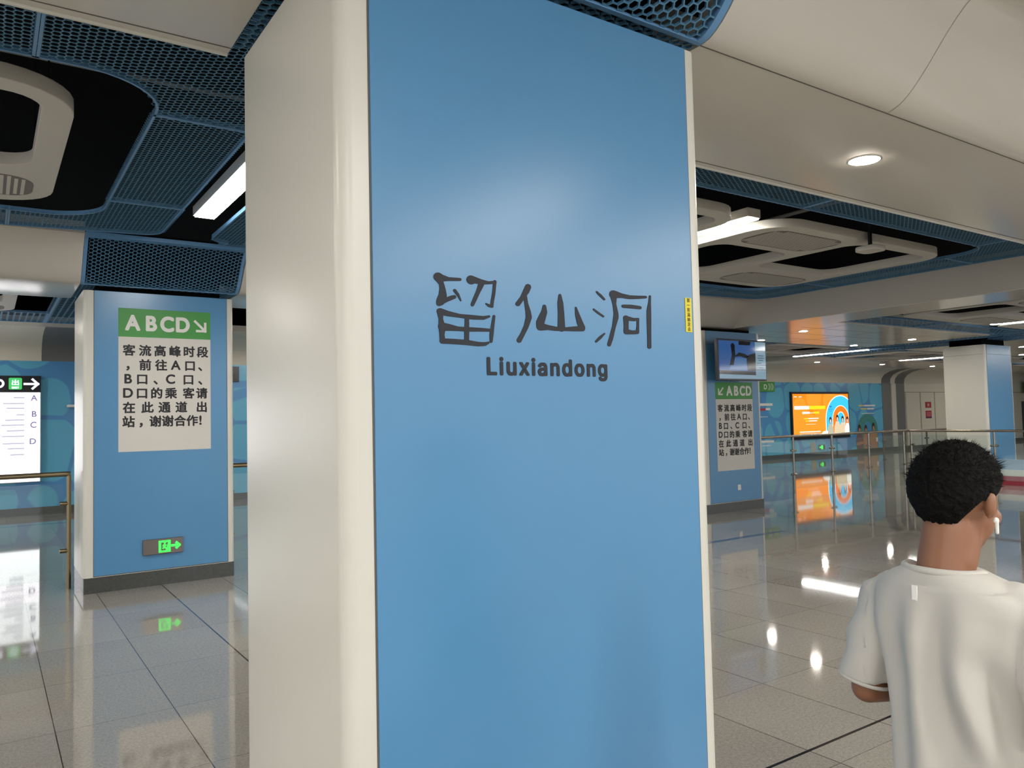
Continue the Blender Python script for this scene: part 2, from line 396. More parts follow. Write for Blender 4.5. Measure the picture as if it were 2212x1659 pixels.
STROKES = {'liu':[[(1.144,2.138,0.014,0.012),(1.156,2.136,0.01,0.009),(1.179,2.135,0.006,0.005),(1.22,2.137,0.005,0.004)],[(1.144,2.136,0.012,0.01),(1.155,2.118,0.007,0.006),(1.158,2.101,0.009,0.008),(1.158,2.081,0.012,0.01),(1.15,2.064,0.012,0.011),(1.145,2.057,0.008,0.007)],[(1.15,2.062,0.009,0.008),(1.171,2.07,0.006,0.006),(1.188,2.077,0.006,0.006),(1.2,2.081,0.005,0.005)],[(1.201,2.101,0.005,0.004),(1.212,2.089,0.004,0.004),(1.222,2.071,0.002,0.002)],[(1.261,2.139,0.014,0.012),(1.271,2.14,0.012,0.009),(1.296,2.136,0.008,0.007),(1.326,2.135,0.006,0.004),(1.351,2.139,0.005,0.004)],[(1.35,2.14,0.005,0.005),(1.345,2.103,0.005,0.004),(1.339,2.077,0.005,0.005),(1.336,2.06,0.005,0.004)],[(1.337,2.06,0.005,0.004),(1.325,2.062,0.004,0.004),(1.315,2.067,0.002,0.002)],[(1.3,2.132,0.009,0.007),(1.286,2.103,0.006,0.006),(1.272,2.076,0.006,0.004),(1.264,2.061,0.005,0.005)],[(1.149,2.033,0.009,0.008),(1.172,2.028,0.008,0.007),(1.215,2.023,0.006,0.005),(1.264,2.021,0.006,0.006),(1.303,2.021,0.007,0.005),(1.325,2.027,0.004,0.003)],[(1.153,1.986,0.011,0.011),(1.176,1.985,0.01,0.009),(1.209,1.982,0.007,0.006),(1.248,1.982,0.007,0.006),(1.293,1.983,0.006,0.005),(1.332,1.983,0.005,0.004)],[(1.154,1.942,0.008,0.007),(1.189,1.942,0.008,0.007),(1.237,1.941,0.009,0.007),(1.282,1.937,0.007,0.006),(1.307,1.938,0.006,0.005),(1.321,1.943,0.003,0.003)],[(1.148,2.033,0.01,0.008),(1.15,2.01,0.006,0.005),(1.154,1.984,0.01,0.009),(1.153,1.961,0.007,0.006),(1.155,1.942,0.008,0.007)],[(1.243,2.02,0.006,0.006),(1.242,1.982,0.007,0.006),(1.24,1.941,0.007,0.005)],[(1.344,2.028,0.004,0.004),(1.339,2.003,0.005,0.004),(1.333,1.969,0.006,0.005),(1.331,1.946,0.004,0.003)]],'xian':[[(1.481,2.134,0.01,0.008),(1.473,2.119,0.01,0.008),(1.456,2.095,0.007,0.006),(1.438,2.074,0.008,0.006)],[(1.468,2.103,0.006,0.005),(1.472,2.077,0.006,0.006),(1.479,2.05,0.009,0.007),(1.481,2.033,0.01,0.008),(1.469,2.001,0.008,0.006),(1.453,1.974,0.007,0.006),(1.44,1.955,0.008,0.007)],[(1.546,2.073,0.006,0.005),(1.545,2.054,0.01,0.008),(1.536,2.036,0.012,0.01),(1.527,2.017,0.014,0.011),(1.527,2.004,0.013,0.011)],[(1.527,2.004,0.013,0.011),(1.558,2.003,0.008,0.007),(1.591,2.0,0.008,0.006),(1.626,2.0,0.007,0.005),(1.667,2.003,0.008,0.007),(1.706,2.006,0.011,0.008)],[(1.613,2.114,0.005,0.005),(1.614,2.09,0.01,0.007),(1.616,2.054,0.011,0.009),(1.616,2.003,0.013,0.01)],[(1.681,2.078,0.003,0.002),(1.687,2.053,0.008,0.006),(1.697,2.026,0.011,0.009),(1.707,2.009,0.011,0.009)]],'dong':[[(1.777,2.139,0.003,0.003),(1.795,2.127,0.005,0.004),(1.811,2.115,0.004,0.003)],[(1.761,2.076,0.003,0.003),(1.783,2.064,0.005,0.003),(1.804,2.054,0.004,0.003)],[(1.808,1.993,0.003,0.002),(1.786,1.977,0.006,0.004),(1.768,1.963,0.004,0.003)],[(1.855,2.135,0.016,0.013),(1.864,2.136,0.014,0.011),(1.893,2.134,0.009,0.007),(1.932,2.131,0.008,0.006),(1.978,2.134,0.008,0.005),(2.012,2.137,0.006,0.004)],[(1.855,2.135,0.014,0.011),(1.858,2.102,0.007,0.005),(1.865,2.068,0.009,0.007),(1.864,2.054,0.01,0.008),(1.853,2.019,0.007,0.005),(1.839,1.98,0.008,0.005),(1.828,1.955,0.007,0.006)],[(1.901,2.096,0.007,0.005),(1.937,2.097,0.008,0.006),(1.982,2.096,0.007,0.005)],[(1.912,2.054,0.011,0.008),(1.912,2.027,0.009,0.007),(1.911,2.004,0.01,0.008)],[(1.916,2.053,0.008,0.007),(1.948,2.05,0.008,0.005),(1.971,2.053,0.005,0.004)],[(1.97,2.053,0.005,0.004),(1.969,2.025,0.005,0.004),(1.966,2.004,0.007,0.005)],[(1.913,2.004,0.01,0.008),(1.94,2.003,0.009,0.006),(1.965,2.005,0.008,0.006)],[(2.035,2.143,0.004,0.002),(2.032,2.118,0.005,0.004),(2.027,2.087,0.009,0.006),(2.026,2.048,0.009,0.007),(2.025,1.998,0.008,0.006),(2.024,1.953,0.008,0.006)]]}
for k, what in (('liu', 'first'), ('xian', 'second'), ('dong', 'third')):
    link('character', stroke_outline_mesh([[(x, z, a * 1.2, b * 1.2) for x, z, a, b in s] for s in STROKES[k]], R1 - .006), INK, main, recalc=True)
link('latin_name', upright(glyphs([('Liuxiandong', 1.564, 1.842, .0765, 1.04)], .0032, space=1.15), R1 - .007), INK, main)
left = pillar(C1, R2, H, 'blue fronted pillar behind the nearest one, with notice and green exit light', cap=False)
right = pillar(C2, R2, H, 'blue fronted pillar with television screen and notice, right of the nearest pillar')
farp = pillar(C3, R2, 3.25, 'farthest pillar, wide white side and blue face, behind the railing', wide=1.43)

def collar(x0, x1, yn, label, far=False):
    t = thing('honeycomb_collar', ((x0 + x1) / 2, yn, ZB), label, 'ceiling grille')
    L = [0]; pr = slope(0, 40)
    for a, b in zip(pr, pr[1:]): L.append(L[-1] + math.hypot(b[0] - a[0], b[1] - a[1]))
    def at(v):
        v = max(0, min(L[-1] - 1e-6, v))
        for i in range(len(L) - 1):
            if v <= L[i + 1]:
                k = (v - L[i]) / (L[i + 1] - L[i]); a, b = pr[i], pr[i + 1]
                return a[0] + (b[0] - a[0]) * k, a[1] + (b[1] - a[1]) * k, b[0] - a[0], b[1] - a[1]
    def pos(u, v): d, z, _, _ = at(v); return (u, yn - d, z)
    def nrm(u, v): _, _, a, b = at(v); l = math.hypot(a, b); return (0, b / l, a / l)
    bm = hex_sheet(lambda u, v: x0 + .03 < u < x1 - .03, x0 + .03, x1 - .03, .035, L[-1] - .02, .0245, .0062, pos, nrm, .012)
    link('mesh', bm, BLUEM, t, recalc=False)
    fr = bmesh.new()
    for xx in (x0, x1 - .035):
        for a, b in zip(pr, pr[1:]):
            q = [(xx, yn - a[0], a[1]), (xx + .035, yn - a[0], a[1]), (xx + .035, yn - b[0], b[1]), (xx, yn - b[0], b[1])]
            lo = [fr.verts.new((p[0], p[1], p[2] - .004)) for p in q]; hi = [fr.verts.new((p[0], p[1] + .02, p[2] + .02)) for p in q]
            fr.faces.new(lo); fr.faces.new(hi)
            for k in range(4): fr.faces.new((lo[k], lo[(k + 1) % 4], hi[(k + 1) % 4], hi[k]))
    box(fr, x0, x1, yn - .012, yn + .012, ZB - .004, ZB + .008)
    box(fr, x0, x1, yn - SY - .09, yn - SY + .03, ZM - .03, ZM + .01)
    link('frame', fr, BLUEB, t)
    bk = bmesh.new()
    for a, b in zip(pr[6:], pr[7:]):
        bk.faces.new([bk.verts.new(q) for q in ((x0 + .04, yn - a[0] + .05, a[1] + .06), (x1 - .04, yn - a[0] + .05, a[1] + .06), (x1 - .04, yn - b[0] + .05, b[1] + .06), (x0 + .04, yn - b[0] + .05, b[1] + .06))])
    link('shade_sheet', bk, BLACK, t)  # black sheet stands in for the shade behind the holes
    # perforated underside around the pillar neck
    def pos2(u, v): return (u, v, ZB + .004)
    bm = hex_sheet(lambda u, v: True, x0 + .02, x1 - .02, yn + .05, yn + 1.0, .0245, .0062, pos2, lambda u, v: (0, 0, 1), .012)
    link('underside_mesh', bm, BLUEM, t, recalc=False)
    return t
collar(C1 - .028, C1 + PA + .05, R1 + .02, 'blue honeycomb grille curving up from the top of the nearest pillar')
collar(C1 - .028, C1 + PA + .05, R2 + .02, 'blue honeycomb grille above the pillar with the green exit light')

# ------------------------------------------------------------------ perforated ceiling panels
def arc(cx, cy, r, a0, a1, n=10): return [(cx + r * math.cos(math.radians(a0 + (a1 - a0) * k / n)), cy + r * math.sin(math.radians(a0 + (a1 - a0) * k / n))) for k in range(n + 1)]
def inpoly(P):
    def f(x, y):
        c = False
        for (x1, y1), (x2, y2) in zip(P, P[1:] + P[:1]):
            if (y1 > y) != (y2 > y) and x < (x2 - x1) * (y - y1) / (y2 - y1) + x1: c = not c
        return c
    return f
def mesh_panel(P, z, label, R=.0245, bar=.0056, w=.028):
    xs = [p[0] for p in P]; ys = [p[1] for p in P]
    t = thing('mesh_ceiling_panel', (sum(xs) / len(xs), sum(ys) / len(ys), z), label, 'ceiling panel')
    bm = hex_sheet(inpoly(P), min(xs), max(xs), min(ys), max(ys), R, bar, lambda u, v: (u, v, z), lambda u, v: (0, 0, 1), .004)
    link('mesh', bm, BLUEM, t, recalc=False)
    fr = bmesh.new(); sgn = 1 if sum(a[0] * b[1] - b[0] * a[1] for a, b in zip(P, P[1:] + P[:1])) > 0 else -1
    for a, b in zip(P, P[1:] + P[:1]):
        d = Vector((b[0] - a[0], b[1] - a[1])); l = d.length
        if l < 1e-6: continue
        d /= l; nx, ny = -d.y, d.x
        nx *= sgn; ny *= sgn; e = .0015
        q = [(a[0] + nx * e, a[1] + ny * e), (b[0] + nx * e, b[1] + ny * e), (b[0] + nx * w * .6 + d.x * .004, b[1] + ny * w * .6 + d.y * .004), (a[0] + nx * w * .6 - d.x * .004, a[1] + ny * w * .6 - d.y * .004)]
        lo = [fr.verts.new((x, y, z - .006)) for x, y in q]; hi = [fr.verts.new((x, y, z + .03)) for x, y in q]
        fr.faces.new(lo); fr.faces.new(hi)
        for k in range(4): fr.faces.new((lo[k], lo[(k + 1) % 4], hi[(k + 1) % 4], hi[k]))
    link('frame', fr, BLUEB, t)
    return t
YA, YB = R1 + 1.09 + SY - .03, R2 + .02 - SY - .05      # 3.79 .. 8.42
mesh_panel([(-6.5, YA), (.2, YA), (.2, 4.6), (-6.5, 4.6)], ZM, 'blue perforated ceiling panel at the top left edge, left of the seam')
mesh_panel([(.2, YA), (2.6, YA), (2.6, 5.1), (.84, 5.1)] + arc(.39, 5.05, .45, 0, -90) + [(.2, 4.6)], ZM, 'blue perforated ceiling panel rounding the near corner of the left ceiling opening')
mesh_panel([(.84, 5.1), (1.44, 5.1), (1.44, 7.25), (.84, 7.25)], ZM, 'blue perforated ceiling strip between left opening and slot lamp')
mesh_panel([(.15, 7.95)] + arc(.39, 7.5, .45, 90, 0) + [(.84, 7.25), (1.44, 7.25), (1.44, 8.1)] + arc(1.24, 8.2, .2, 0, 90, 4) + [(.15, YB)], ZM, 'blue perforated ceiling panel at the far corner of left opening')
mesh_panel([(-6.5, 7.95), (.15, 7.95), (.15, YB), (-6.5, YB)], ZM, 'blue perforated ceiling strip above the plain beam at far left')
mesh_panel([(1.9, 5.1), (2.5, 5.1), (2.5, YB), (2.05, YB)] + arc(2.1, 8.2, .2, 90, 180, 4), ZM, 'blue perforated ceiling strip on the right side of the slot lamp')
mesh_panel([(2.6, YA), (6.35, YA), (6.35, 4.43), (2.6, 4.43)], ZM, 'blue perforated ceiling strip just right of the nearest pillar, left of the seam')
mesh_panel([(6.35, YA), (9.7, YA), (9.7, 4.43), (6.35, 4.43)], ZM, 'blue perforated ceiling strip under the downlight beam, right of the seam')
mesh_panel([(9.7, YA), (10.85, YA), (10.85, 5.0), (10.1, 5.0), (10.1, 4.88)] + arc(9.65, 4.88, .45, 0, -90)[1:] + [(9.7, 4.43)], ZM, 'blue perforated ceiling panel at the right corner of the right opening')
mesh_panel([(10.1, 5.0), (10.85, 5.0), (10.85, 7.05), (10.1, 7.05)], ZM, 'blue perforated ceiling strip along the grey cross beam')
mesh_panel([(9.3, 7.88)] + arc(9.65, 7.43, .45, 90, 0) + [(10.1, 7.05), (10.85, 7.05), (10.85, 8.1)] + arc(10.55, 8.17, .28, 0, 90, 5) + [(9.3, YB)], ZM, 'blue perforated ceiling panel at the far corner of the right opening')
mesh_panel([(2.5, 7.88), (9.3, 7.88), (9.3, YB), (2.5, YB)], ZM, 'blue perforated ceiling strip beyond the right opening')
BIG = dict(R=.06, bar=.017, w=.05)
mesh_panel([(11.95, 3.3), (13.3, 3.3), (13.3, 7.85), (11.95, 7.85)], ZR, 'far blue perforated ceiling strip on the right flank of the cross beam', **BIG)
mesh_panel([(11.95, 7.85), (15.8, 7.85), (15.8, 8.52), (11.95, 8.52)], ZR, 'far blue perforated ceiling strip before the downlight soffit, left part', **BIG)
mesh_panel([(15.8, 7.85), (19.3, 7.85), (19.3, 8.52), (15.8, 8.52)], ZR, 'far blue perforated ceiling strip before the downlight soffit, right part', **BIG)
mesh_panel([(19.32, 3.3), (20.0, 3.3), (20.0, 14.4), (19.32, 14.4)], ZR, 'far blue perforated ceiling strip left of the farthest pillar top', **BIG)
mesh_panel([(20.55, 3.3), (21.38, 3.3), (21.38, 14.4), (20.55, 14.4)], ZR, 'far blue perforated ceiling strip right of the farthest pillar top', **BIG)
mesh_panel([(11.95, 11.82), (19.3, 11.82), (19.3, 12.15), (11.95, 12.15)], ZR, 'farthest blue perforated ceiling strip behind the downlight soffit', **BIG)
mesh_panel([(11.95, 13.9), (19.3, 13.9), (19.3, 14.38), (11.95, 14.38)], ZR, 'farthest blue perforated ceiling strip near the back wall', **BIG)
mesh_panel([(21.4, 11.82), (34, 11.82), (34, 12.15), (21.4, 12.15)], ZR, 'farthest blue perforated ceiling strip behind the farthest pillar', **BIG)
mesh_panel([(21.4, 13.9), (34, 13.9), (34, 14.38), (21.4, 14.38)], ZR, 'farthest blue perforated ceiling strip by the grey wall stripes', **BIG)
mesh_panel([(.86, R2 + 1.1 + SY), (2.4, R2 + 1.1 + SY), (2.4, 16.25), (.86, 16.25)], ZM, 'blue perforated ceiling panel behind the pillar with the exit light', **BIG)
mesh_panel([(-6.5, 14.9), (.86, 14.9), (.86, 16.25), (-6.5, 16.25)], ZM, 'blue perforated ceiling strip before the back wall at far left', **BIG)

# ------------------------------------------------------------------ white loop panels in the ceiling openings
def loop_panel(x, y, z, label, group='white loop panels in the ceiling openings'):
    t = thing('ceiling_loop_panel', (x, y, z), label, 'ceiling panel', group)
    me = plate([rrect(x, x + 3.3, y, y + 2.6, .42, 8), rrect(x + .15, x + 1.42, y + .88, y + 2.3, .2, 6), rrect(x + 1.58, x + 3.14, y + .17, y + 1.6, .2, 6)], .08, .005)
    link('frame', flat(me, z + .045), LOOP, t, smooth=True)
    for hx, hy in ((.12, .5), (3.18, .5), (.12, 2.1), (3.18, 2.1)): link('hanger', tube(bmesh.new(), [(x + hx, y + hy, z + .1), (x + hx, y + hy, 4.6)], .006, 8), DARK, t)
    for (vx0, vx1, vy0, vy1) in ((.2, 1.42, .16, .74), (1.8, 3.17, 1.84, 2.42)):
        v = link('vent', flat(plate([rrect(x + vx0, x + vx1, y + vy0, y + vy1, .2, 6)], .004), z - .001), VENT, t)
        bm = bmesh.new(); k = vx0 + .06
        while k < vx1 - .04:
            ins = .07 if (k < vx0 + .16 or k > vx1 - .16) else .02
            box(bm, x + k - .012, x + k + .012, y + vy0 + ins, y + vy1 - ins, z - .004, z + .002); k += .046
        link('slats', bm, LOOP, v)
    return t
LP = loop_panel(6.45, 4.75, 3.56, 'white loop panel with vents, right of the tube light beyond the nearest pillar')
dup(LP, (-2.88, 4.82, 3.56), 'white loop panel with vent slats at the top left edge')
dup(LP, (2.7, 4.75, 3.56), 'white loop panel left of the tube light, mostly behind the nearest pillar')
dup(LP, (-2.95, 11.9, 3.56), 'distant white loop panel behind the plain beam at far left')
dup(LP, (13.4, 4.95, 3.37), 'far white loop panel beyond the grey cross beam, left of its tube light')
dup(LP, (17.05, 4.95, 3.37), 'far white loop panel at the right edge, right of its tube light').scale = (.66, 1, 1)
dup(LP, (12.4, 12.0, 3.36), 'distant white loop panel behind the soffit, above the television')
dup(LP, (16.0, 12.0, 3.36), 'distant white loop panel behind the soffit, left of the farthest pillar')
dup(LP, (22.0, 12.0, 3.36), 'distant white loop panel beside the farthest pillar')
dup(LP, (26.2, 12.0, 3.36), 'distant white loop panel nearest the grey wall stripes')

# ------------------------------------------------------------------ lights
def tube_light(x, y0, y1, z, label, w=.17):
    t = thing('tube_light', (x, (y0 + y1) / 2, z), label, 'ceiling light', 'long tube lights in the ceiling')
    link('housing', mbox(x - w / 2, x + w / 2, y0, y1, z + .012, z + .10, .004), LOOP, t)
    for yy in (y0 + .25, y1 - .25): link('hanger', tube(bmesh.new(), [(x, yy, z + .09), (x, yy, 4.6)], .008, 8), DARK, t)
    link('diffuser', mbox(x - w / 2 + .012, x + w / 2 - .012, y0 + .015, y1 - .015, z, z + .02, .004), LEDW, t)
    return t
tube_light(1.67, 5.2, 7.5, 3.625, 'tube light in the dark slot left of the nearest pillar', .2)
tube_light(6.2, 4.85, 7.4, 3.60, 'tube light just right of the nearest pillar, between two loop panels', .19)
tube_light(-3.2, 4.85, 7.4, 3.6, 'tube light beyond the left edge of the photo')
tube_light(16.88, 4.2, 7.5, 3.38, 'tube light at the right edge, above the farthest pillar')
tube_light(20.27, 12.2, 14.6, 3.38, 'longest looking far tube light, left of the farthest pillar', .15)
tube_light(25.6, 12.4, 14.3, 3.36, 'far tube light touching the left side of the farthest pillar', .15)
tube_light(20.27, 4.2, 7.5, 3.38, 'tube light above the farthest pillar front, out of sight', .15)
tube_light(-3.2, 11.6, 14.6, 3.58, 'tube light of the far left bay')
tube_light(-7.0, 4.0, 8.2, 3.58, 'unseen tube light added beyond the left edge to brighten the near beam and pillar')  # added fill, with the next two, to brighten the left side
tube_light(-7.0, 11.6, 14.6, 3.58, 'unseen tube light added before the back wall, beyond the left edge, as fill')
tube_light(-11.0, 4.0, 8.2, 3.58, 'unseen tube light added farther beyond the left edge as fill')
tube_light(6.2, 11.6, 14.6, 3.58, 'tube light of the far bay hidden by the nearest pillar')
tube_light(25.6, 4.2, 7.5, 3.38, 'unseen tube light added right of the farthest pillar, out of frame')  # this and the next are added out of frame to brighten the far hall
tube_light(31.5, 4.2, 7.5, 3.38, 'unseen tube light added far right, out of frame, to brighten the hall')
tube_light(36.0, 11.8, 14.2, 3.36, 'tube light above the passage opening at right')
for xx in (-7.0, -3.2, -.6, 1.67, 3.9, 6.2, 8.6, 16.9, 25.0):  # unseen row; several tubes added to brighten the pillar fronts
    t = thing('tube_light', (xx, -2.5, 3.51), 'unseen tube light behind the camera, in a row extended to brighten the pillars', 'ceiling light', 'tube lights behind the camera')
    link('housing', mbox(xx - .09, xx + .09, -5.4, -.8, 3.515, ZM - .003, .004), LOOP, t); link('diffuser', mbox(xx - .08, xx + .08, -5.38, -.82, 3.505, 3.521, .004), LEDW, t)
def downlight(x, y, z, label, r=.085):
    t = thing('downlight', (x, y, z), label, 'ceiling light', 'round downlights')
    bm = bmesh.new(); bmesh.ops.create_cone(bm, cap_ends=True, segments=32, radius1=r, radius2=r, depth=.006, matrix=Matrix.Translation((x, y, z - .004)))
    link('lens', bm, SPOTW, t)
    bm = bmesh.new()
    P = [(r, -.001), (r + .014, -.001), (r + .014, -.009), (r + .002, -.010)]
    rings = [[bm.verts.new((x + q * math.cos(2 * math.pi * k / 32), y + q * math.sin(2 * math.pi * k / 32), z + h)) for q, h in P] for k in range(32)]
    for k in range(32):
        A, B = rings[k], rings[(k + 1) % 32]
        for i in range(4): bm.faces.new((A[i], A[(i + 1) % 4], B[(i + 1) % 4], B[i]))
    link('rim', bm, WHITE, t, smooth=True)
    return t
D0 = downlight(4.33, 2.58, ZB, 'large bright downlight in the beam at upper right')
for (x, y, z, lab) in [(7.4, 2.58, ZB, 'unseen downlight added in the near beam beyond the right edge'), (-1.5, 2.58, ZB, 'unseen downlight added in the near beam beyond the left edge'),  # hidden beam downlights down to the exit light pillar, added for light
        (4.33, 9.65, ZB, 'unseen downlight added in the far beam behind the nearest pillar'), (7.4, 9.65, ZB, 'unseen downlight added in the far beam left of the television pillar'),
        (-1.5, 9.65, ZB, 'unseen downlight added in the beam left of the exit light pillar'),
        (14.02, 9.85, ZS, 'downlight in the soffit with the orange reflection'), (18.32, 9.91, ZS, 'downlight in the soffit just left of the farthest pillar'),
        (14.79, 11.52, ZS, 'small downlight at the top right corner of the television'), (18.4, 11.46, ZS, 'small downlight between the soffit and the long far tube light'),
        (23.23, 15.83, ZS, 'small far downlight above the left part of orange screen'), (27.1, 15.8, ZS, 'small far downlight above the grey wall stripes'),
        (36.2, 15.8, ZS, 'small far downlight right of the farthest pillar, lowest'), (10.5, 16.65, ZM, 'unseen downlight added to brighten the back wall, behind the television'), (15.0, 15.8, ZS, 'unseen downlight added to brighten the back wall, behind the television top'), (19.0, 15.8, ZS, 'unseen downlight added to brighten the back wall, left of the orange screen'),  # all but the first here are added, lengthening the row to brighten the wall
        (30.6, 15.8, ZS, 'downlight added to brighten the back wall, hidden by the farthest pillar'), (40.0, 15.8, ZS, 'unseen downlight added to brighten the back wall near the passage opening'), (5.0, 16.65, ZM, 'downlight added to brighten the back wall, hidden by the nearest pillar'), (-.6, 16.65, ZM, 'unseen downlight added to brighten the back wall at far left'), (-5.0, 16.65, ZM, 'unseen downlight added to brighten the back wall beyond the left edge'),  # more of the added row that brightens the back wall
        (23.85, 9.81, ZS, 'small downlight at the right edge, upper'), (27.4, 11.3, ZS, 'small downlight at the right edge, lower')]:
    dup(D0, (x, y, z), lab)
# device on a rod, pipes
t = thing('hanging_access_point', (7.93, 4.7, 3.42), 'white rounded square device hanging on a dark rod in the right ceiling opening', 'ceiling device')
link('body', flat(plate([rrect(7.81, 8.05, 4.58, 4.82, .07, 6)], .03, .01), 3.45), LOOP, t, smooth=True)
link('rod', tube(bmesh.new(), [(7.93, 4.7, 3.47), (7.93, 4.7, 4.6)], .022), DARK, t)
for (a, b, r, lab) in [((-6, 6.1, 4.25), (2.2, 6.1, 4.25), .018, 'thin pale pipe crossing the dark left ceiling opening'), ((2.6, 7.3, 4.3), (10.5, 7.3, 4.3), .03, 'thicker pipe above the right ceiling opening'), ((8.9, 3.8, 4.35), (8.9, 8.4, 4.35), .025, 'pipe running away above the right ceiling opening')]:
    tag(link('ceiling_pipe', tube(bmesh.new(), [a, b], r), PIPE, smooth=True), lab, 'pipe')
# ------------------------------------------------------------------ notices, screens, signs
def arrow(cx, cy, L, w, ang):
    """arrow drawing pointing along ang, as three bars (outline list)"""
    c, s = math.cos(math.radians(ang)), math.sin(math.radians(ang))
    def bar(x0, y0, x1, y1):
        d = Vector((x1 - x0, y1 - y0)).normalized(); n_ = Vector((-d.y, d.x)) * w / 2; e = d * w / 2
        return [(x0 - e.x * .2 + n_.x, y0 - e.y * .2 + n_.y), (x1 + e.x + n_.x, y1 + e.y + n_.y), (x1 + e.x - n_.x, y1 + e.y - n_.y), (x0 - e.x * .2 - n_.x, y0 - e.y * .2 - n_.y)]
    bm = bmesh.new()
    tip = (L / 2, 0)
    for k, B in enumerate((bar(-L / 2, 0, L / 2, 0), bar(L / 2 - L * .42, L * .42, *tip), bar(L / 2 - L * .42, -L * .42, *tip))):
        lo = [bm.verts.new((cx + x * c - y * s, cy + x * s + y * c, .00005 * k)) for x, y in B]
        hi = [bm.verts.new((v.co.x, v.co.y, .002 + .00005 * k)) for v in lo]
        bm.faces.new(lo); bm.faces.new(hi)
        for i in range(4): bm.faces.new((lo[i], lo[(i + 1) % 4], hi[(i + 1) % 4], hi[i]))
    me = bpy.data.meshes.new('arrow'); bm.to_mesh(me); bm.free(); return me
LINES = [('客355 流508 高655 峰803 时945 段1085', 548), ('，340 前510 往665 A810 口955 、1060', 690), ('B343 口480 、610 C757 口938 、1060', 830),
         ('D343 口478 的620 乘762 客940 请1075', 968), ('在355 此530 通697 道865 出1075', 1108), ('站350 ，465 谢608 谢728 合852 作975 !1060', 1245)]
def notice(x0, x1, z0, z1, y, hh, mirrored, label):
    t = thing('notice', ((x0 + x1) / 2, y, z0), label, 'notice')
    W_, H_ = x1 - x0, z1 - z0
    link('sheet', mbox(x0, x1, y - .003, y, z0, z1 - hh), PAPER, t)
    hd = link('header', mbox(x0, x1, y - .0035, y, z1 - hh, z1), GREEN, t)
    U = lambda c: x0 + (c - 255) / 913 * W_
    V = lambda c: z1 - (c - 140) / 1397 * H_
    sz = .124 * W_ / .93; sv = H_ / 1.527
    for s, yy in LINES:
        for tok in s.split():
            ch = tok[0]; cx = float(tok[1:]); big = ch in 'ABCD!'
            link('character', upright(glyphs([(ch, U(cx) + (.3 * sz if ch in '，、' else 0), V(yy) - sz * (.37 if big else .385), sz * (1.12 if big else 1), 1.0)], .0043), y - .004), PRINT, t)
    cz = z1 - hh * .5
    hs = [('A', 390), ('B', 565), ('C', 725), ('D', 880)]; ax, an = 1058, -45
    if mirrored: hs = [('A', 590), ('B', 755), ('C', 915), ('D', 1070)]; ax, an = 385, -135
    for c, x in hs: link('letter', upright(glyphs([(c, U(x), cz - .076 * W_ / .93, .222 * W_ / .93, .9)], .0095), y - .0045), PALE, hd)
    link('arrow', upright(arrow(U(ax), cz - .004, .16 * W_ / .93, .026, an), y - .0045), PALE, hd)
    return t
notice(1.155, 2.085, 1.44, 2.967, R2 - .006, .305, False, 'white notice with green ABCD header, arrow pointing down right, on the left pillar')
notice(10.41, 11.38, .715, 2.25, R2 - .006, .295, True, 'white notice with green ABCD header, arrow pointing down left, under the television')

def exit_sign(x0, x1, z0, z1, y, label, flip=False):
    t = thing('exit_sign', ((x0 + x1) / 2, y, z0), label, 'exit sign')
    link('housing', mbox(x0, x1, y - .03, y, z0, z1, .004), mat('sign_steel', (120, 112, 106), .28, metal=.9), t)
    G = mat('exit_green', (40, 230, 70), .5, emit=(70, 255, 90), estr=.85)
    w = x1 - x0; h = z1 - z0; sx = -1 if flip else 1
    cx = (x0 + x1) / 2 + sx * .03 * w
    me = plate([rect(cx - .15 * w, cx + .15 * w, z0 + .1 * h, z1 - .12 * h), [(cx - .09 * w, z0 + .22 * h), (cx + .03 * w, z0 + .22 * h), (cx + .09 * w, z1 - .25 * h), (cx - .09 * w, z1 - .25 * h)]], .003)
    link('door_pictogram', upright(me, y - .032), G, t)
    bm = bmesh.new()
    def P(u, v): return (cx + sx * u * w, y - .032, z0 + v * h)
    for a, b, r in (((-.01, .62), (0, .45), .011), ((0, .45), (.05, .3), .008), ((0, .45), (-.05, .34), .008), ((-.01, .6), (.045, .55), .006), ((-.01, .62), (-.05, .5), .006)):
        tube(bm, [P(*a), P(*b)], r * w / .4, 8)
    bmesh.ops.create_uvsphere(bm, u_segments=10, v_segments=8, radius=.011 * w / .4, matrix=Matrix.Translation(P(.005, .72)))
    link('running_figure', bm, G, t)
    link('arrow', upright(arrow(cx + sx * .27 * w, (z0 + z1) / 2, .2 * w, .025 * w / .4, 180 if flip else 0), y - .032), G, t)
    return t
exit_sign(1.388, 1.785, .335, .497, R2 - .006, 'steel emergency exit light glowing green low on the left pillar')
exit_sign(26.56, 26.95, .235, .425, WY - .01, 'small green exit light low on the far blue wall', True)

t = thing('warning_sticker', (2.236, R1, 2.017), 'narrow yellow vertical sticker on the right edge of the nearest pillar', 'sticker')
link('sheet', mbox(2.2185, 2.2525, R1 - .0085, R1 - .0065, 2.017, 2.149), mat('sticker_yellow', (222, 206, 40), .5), t)
link('text', upright(glyphs([(c, 2.2355, 2.1335 - .0185 * k, .0165, 1.0) for k, c in enumerate('第一客流触发点')], .0004, .0006), R1 - .009), mat('sticker_ink', (120, 96, 20), .6), t)

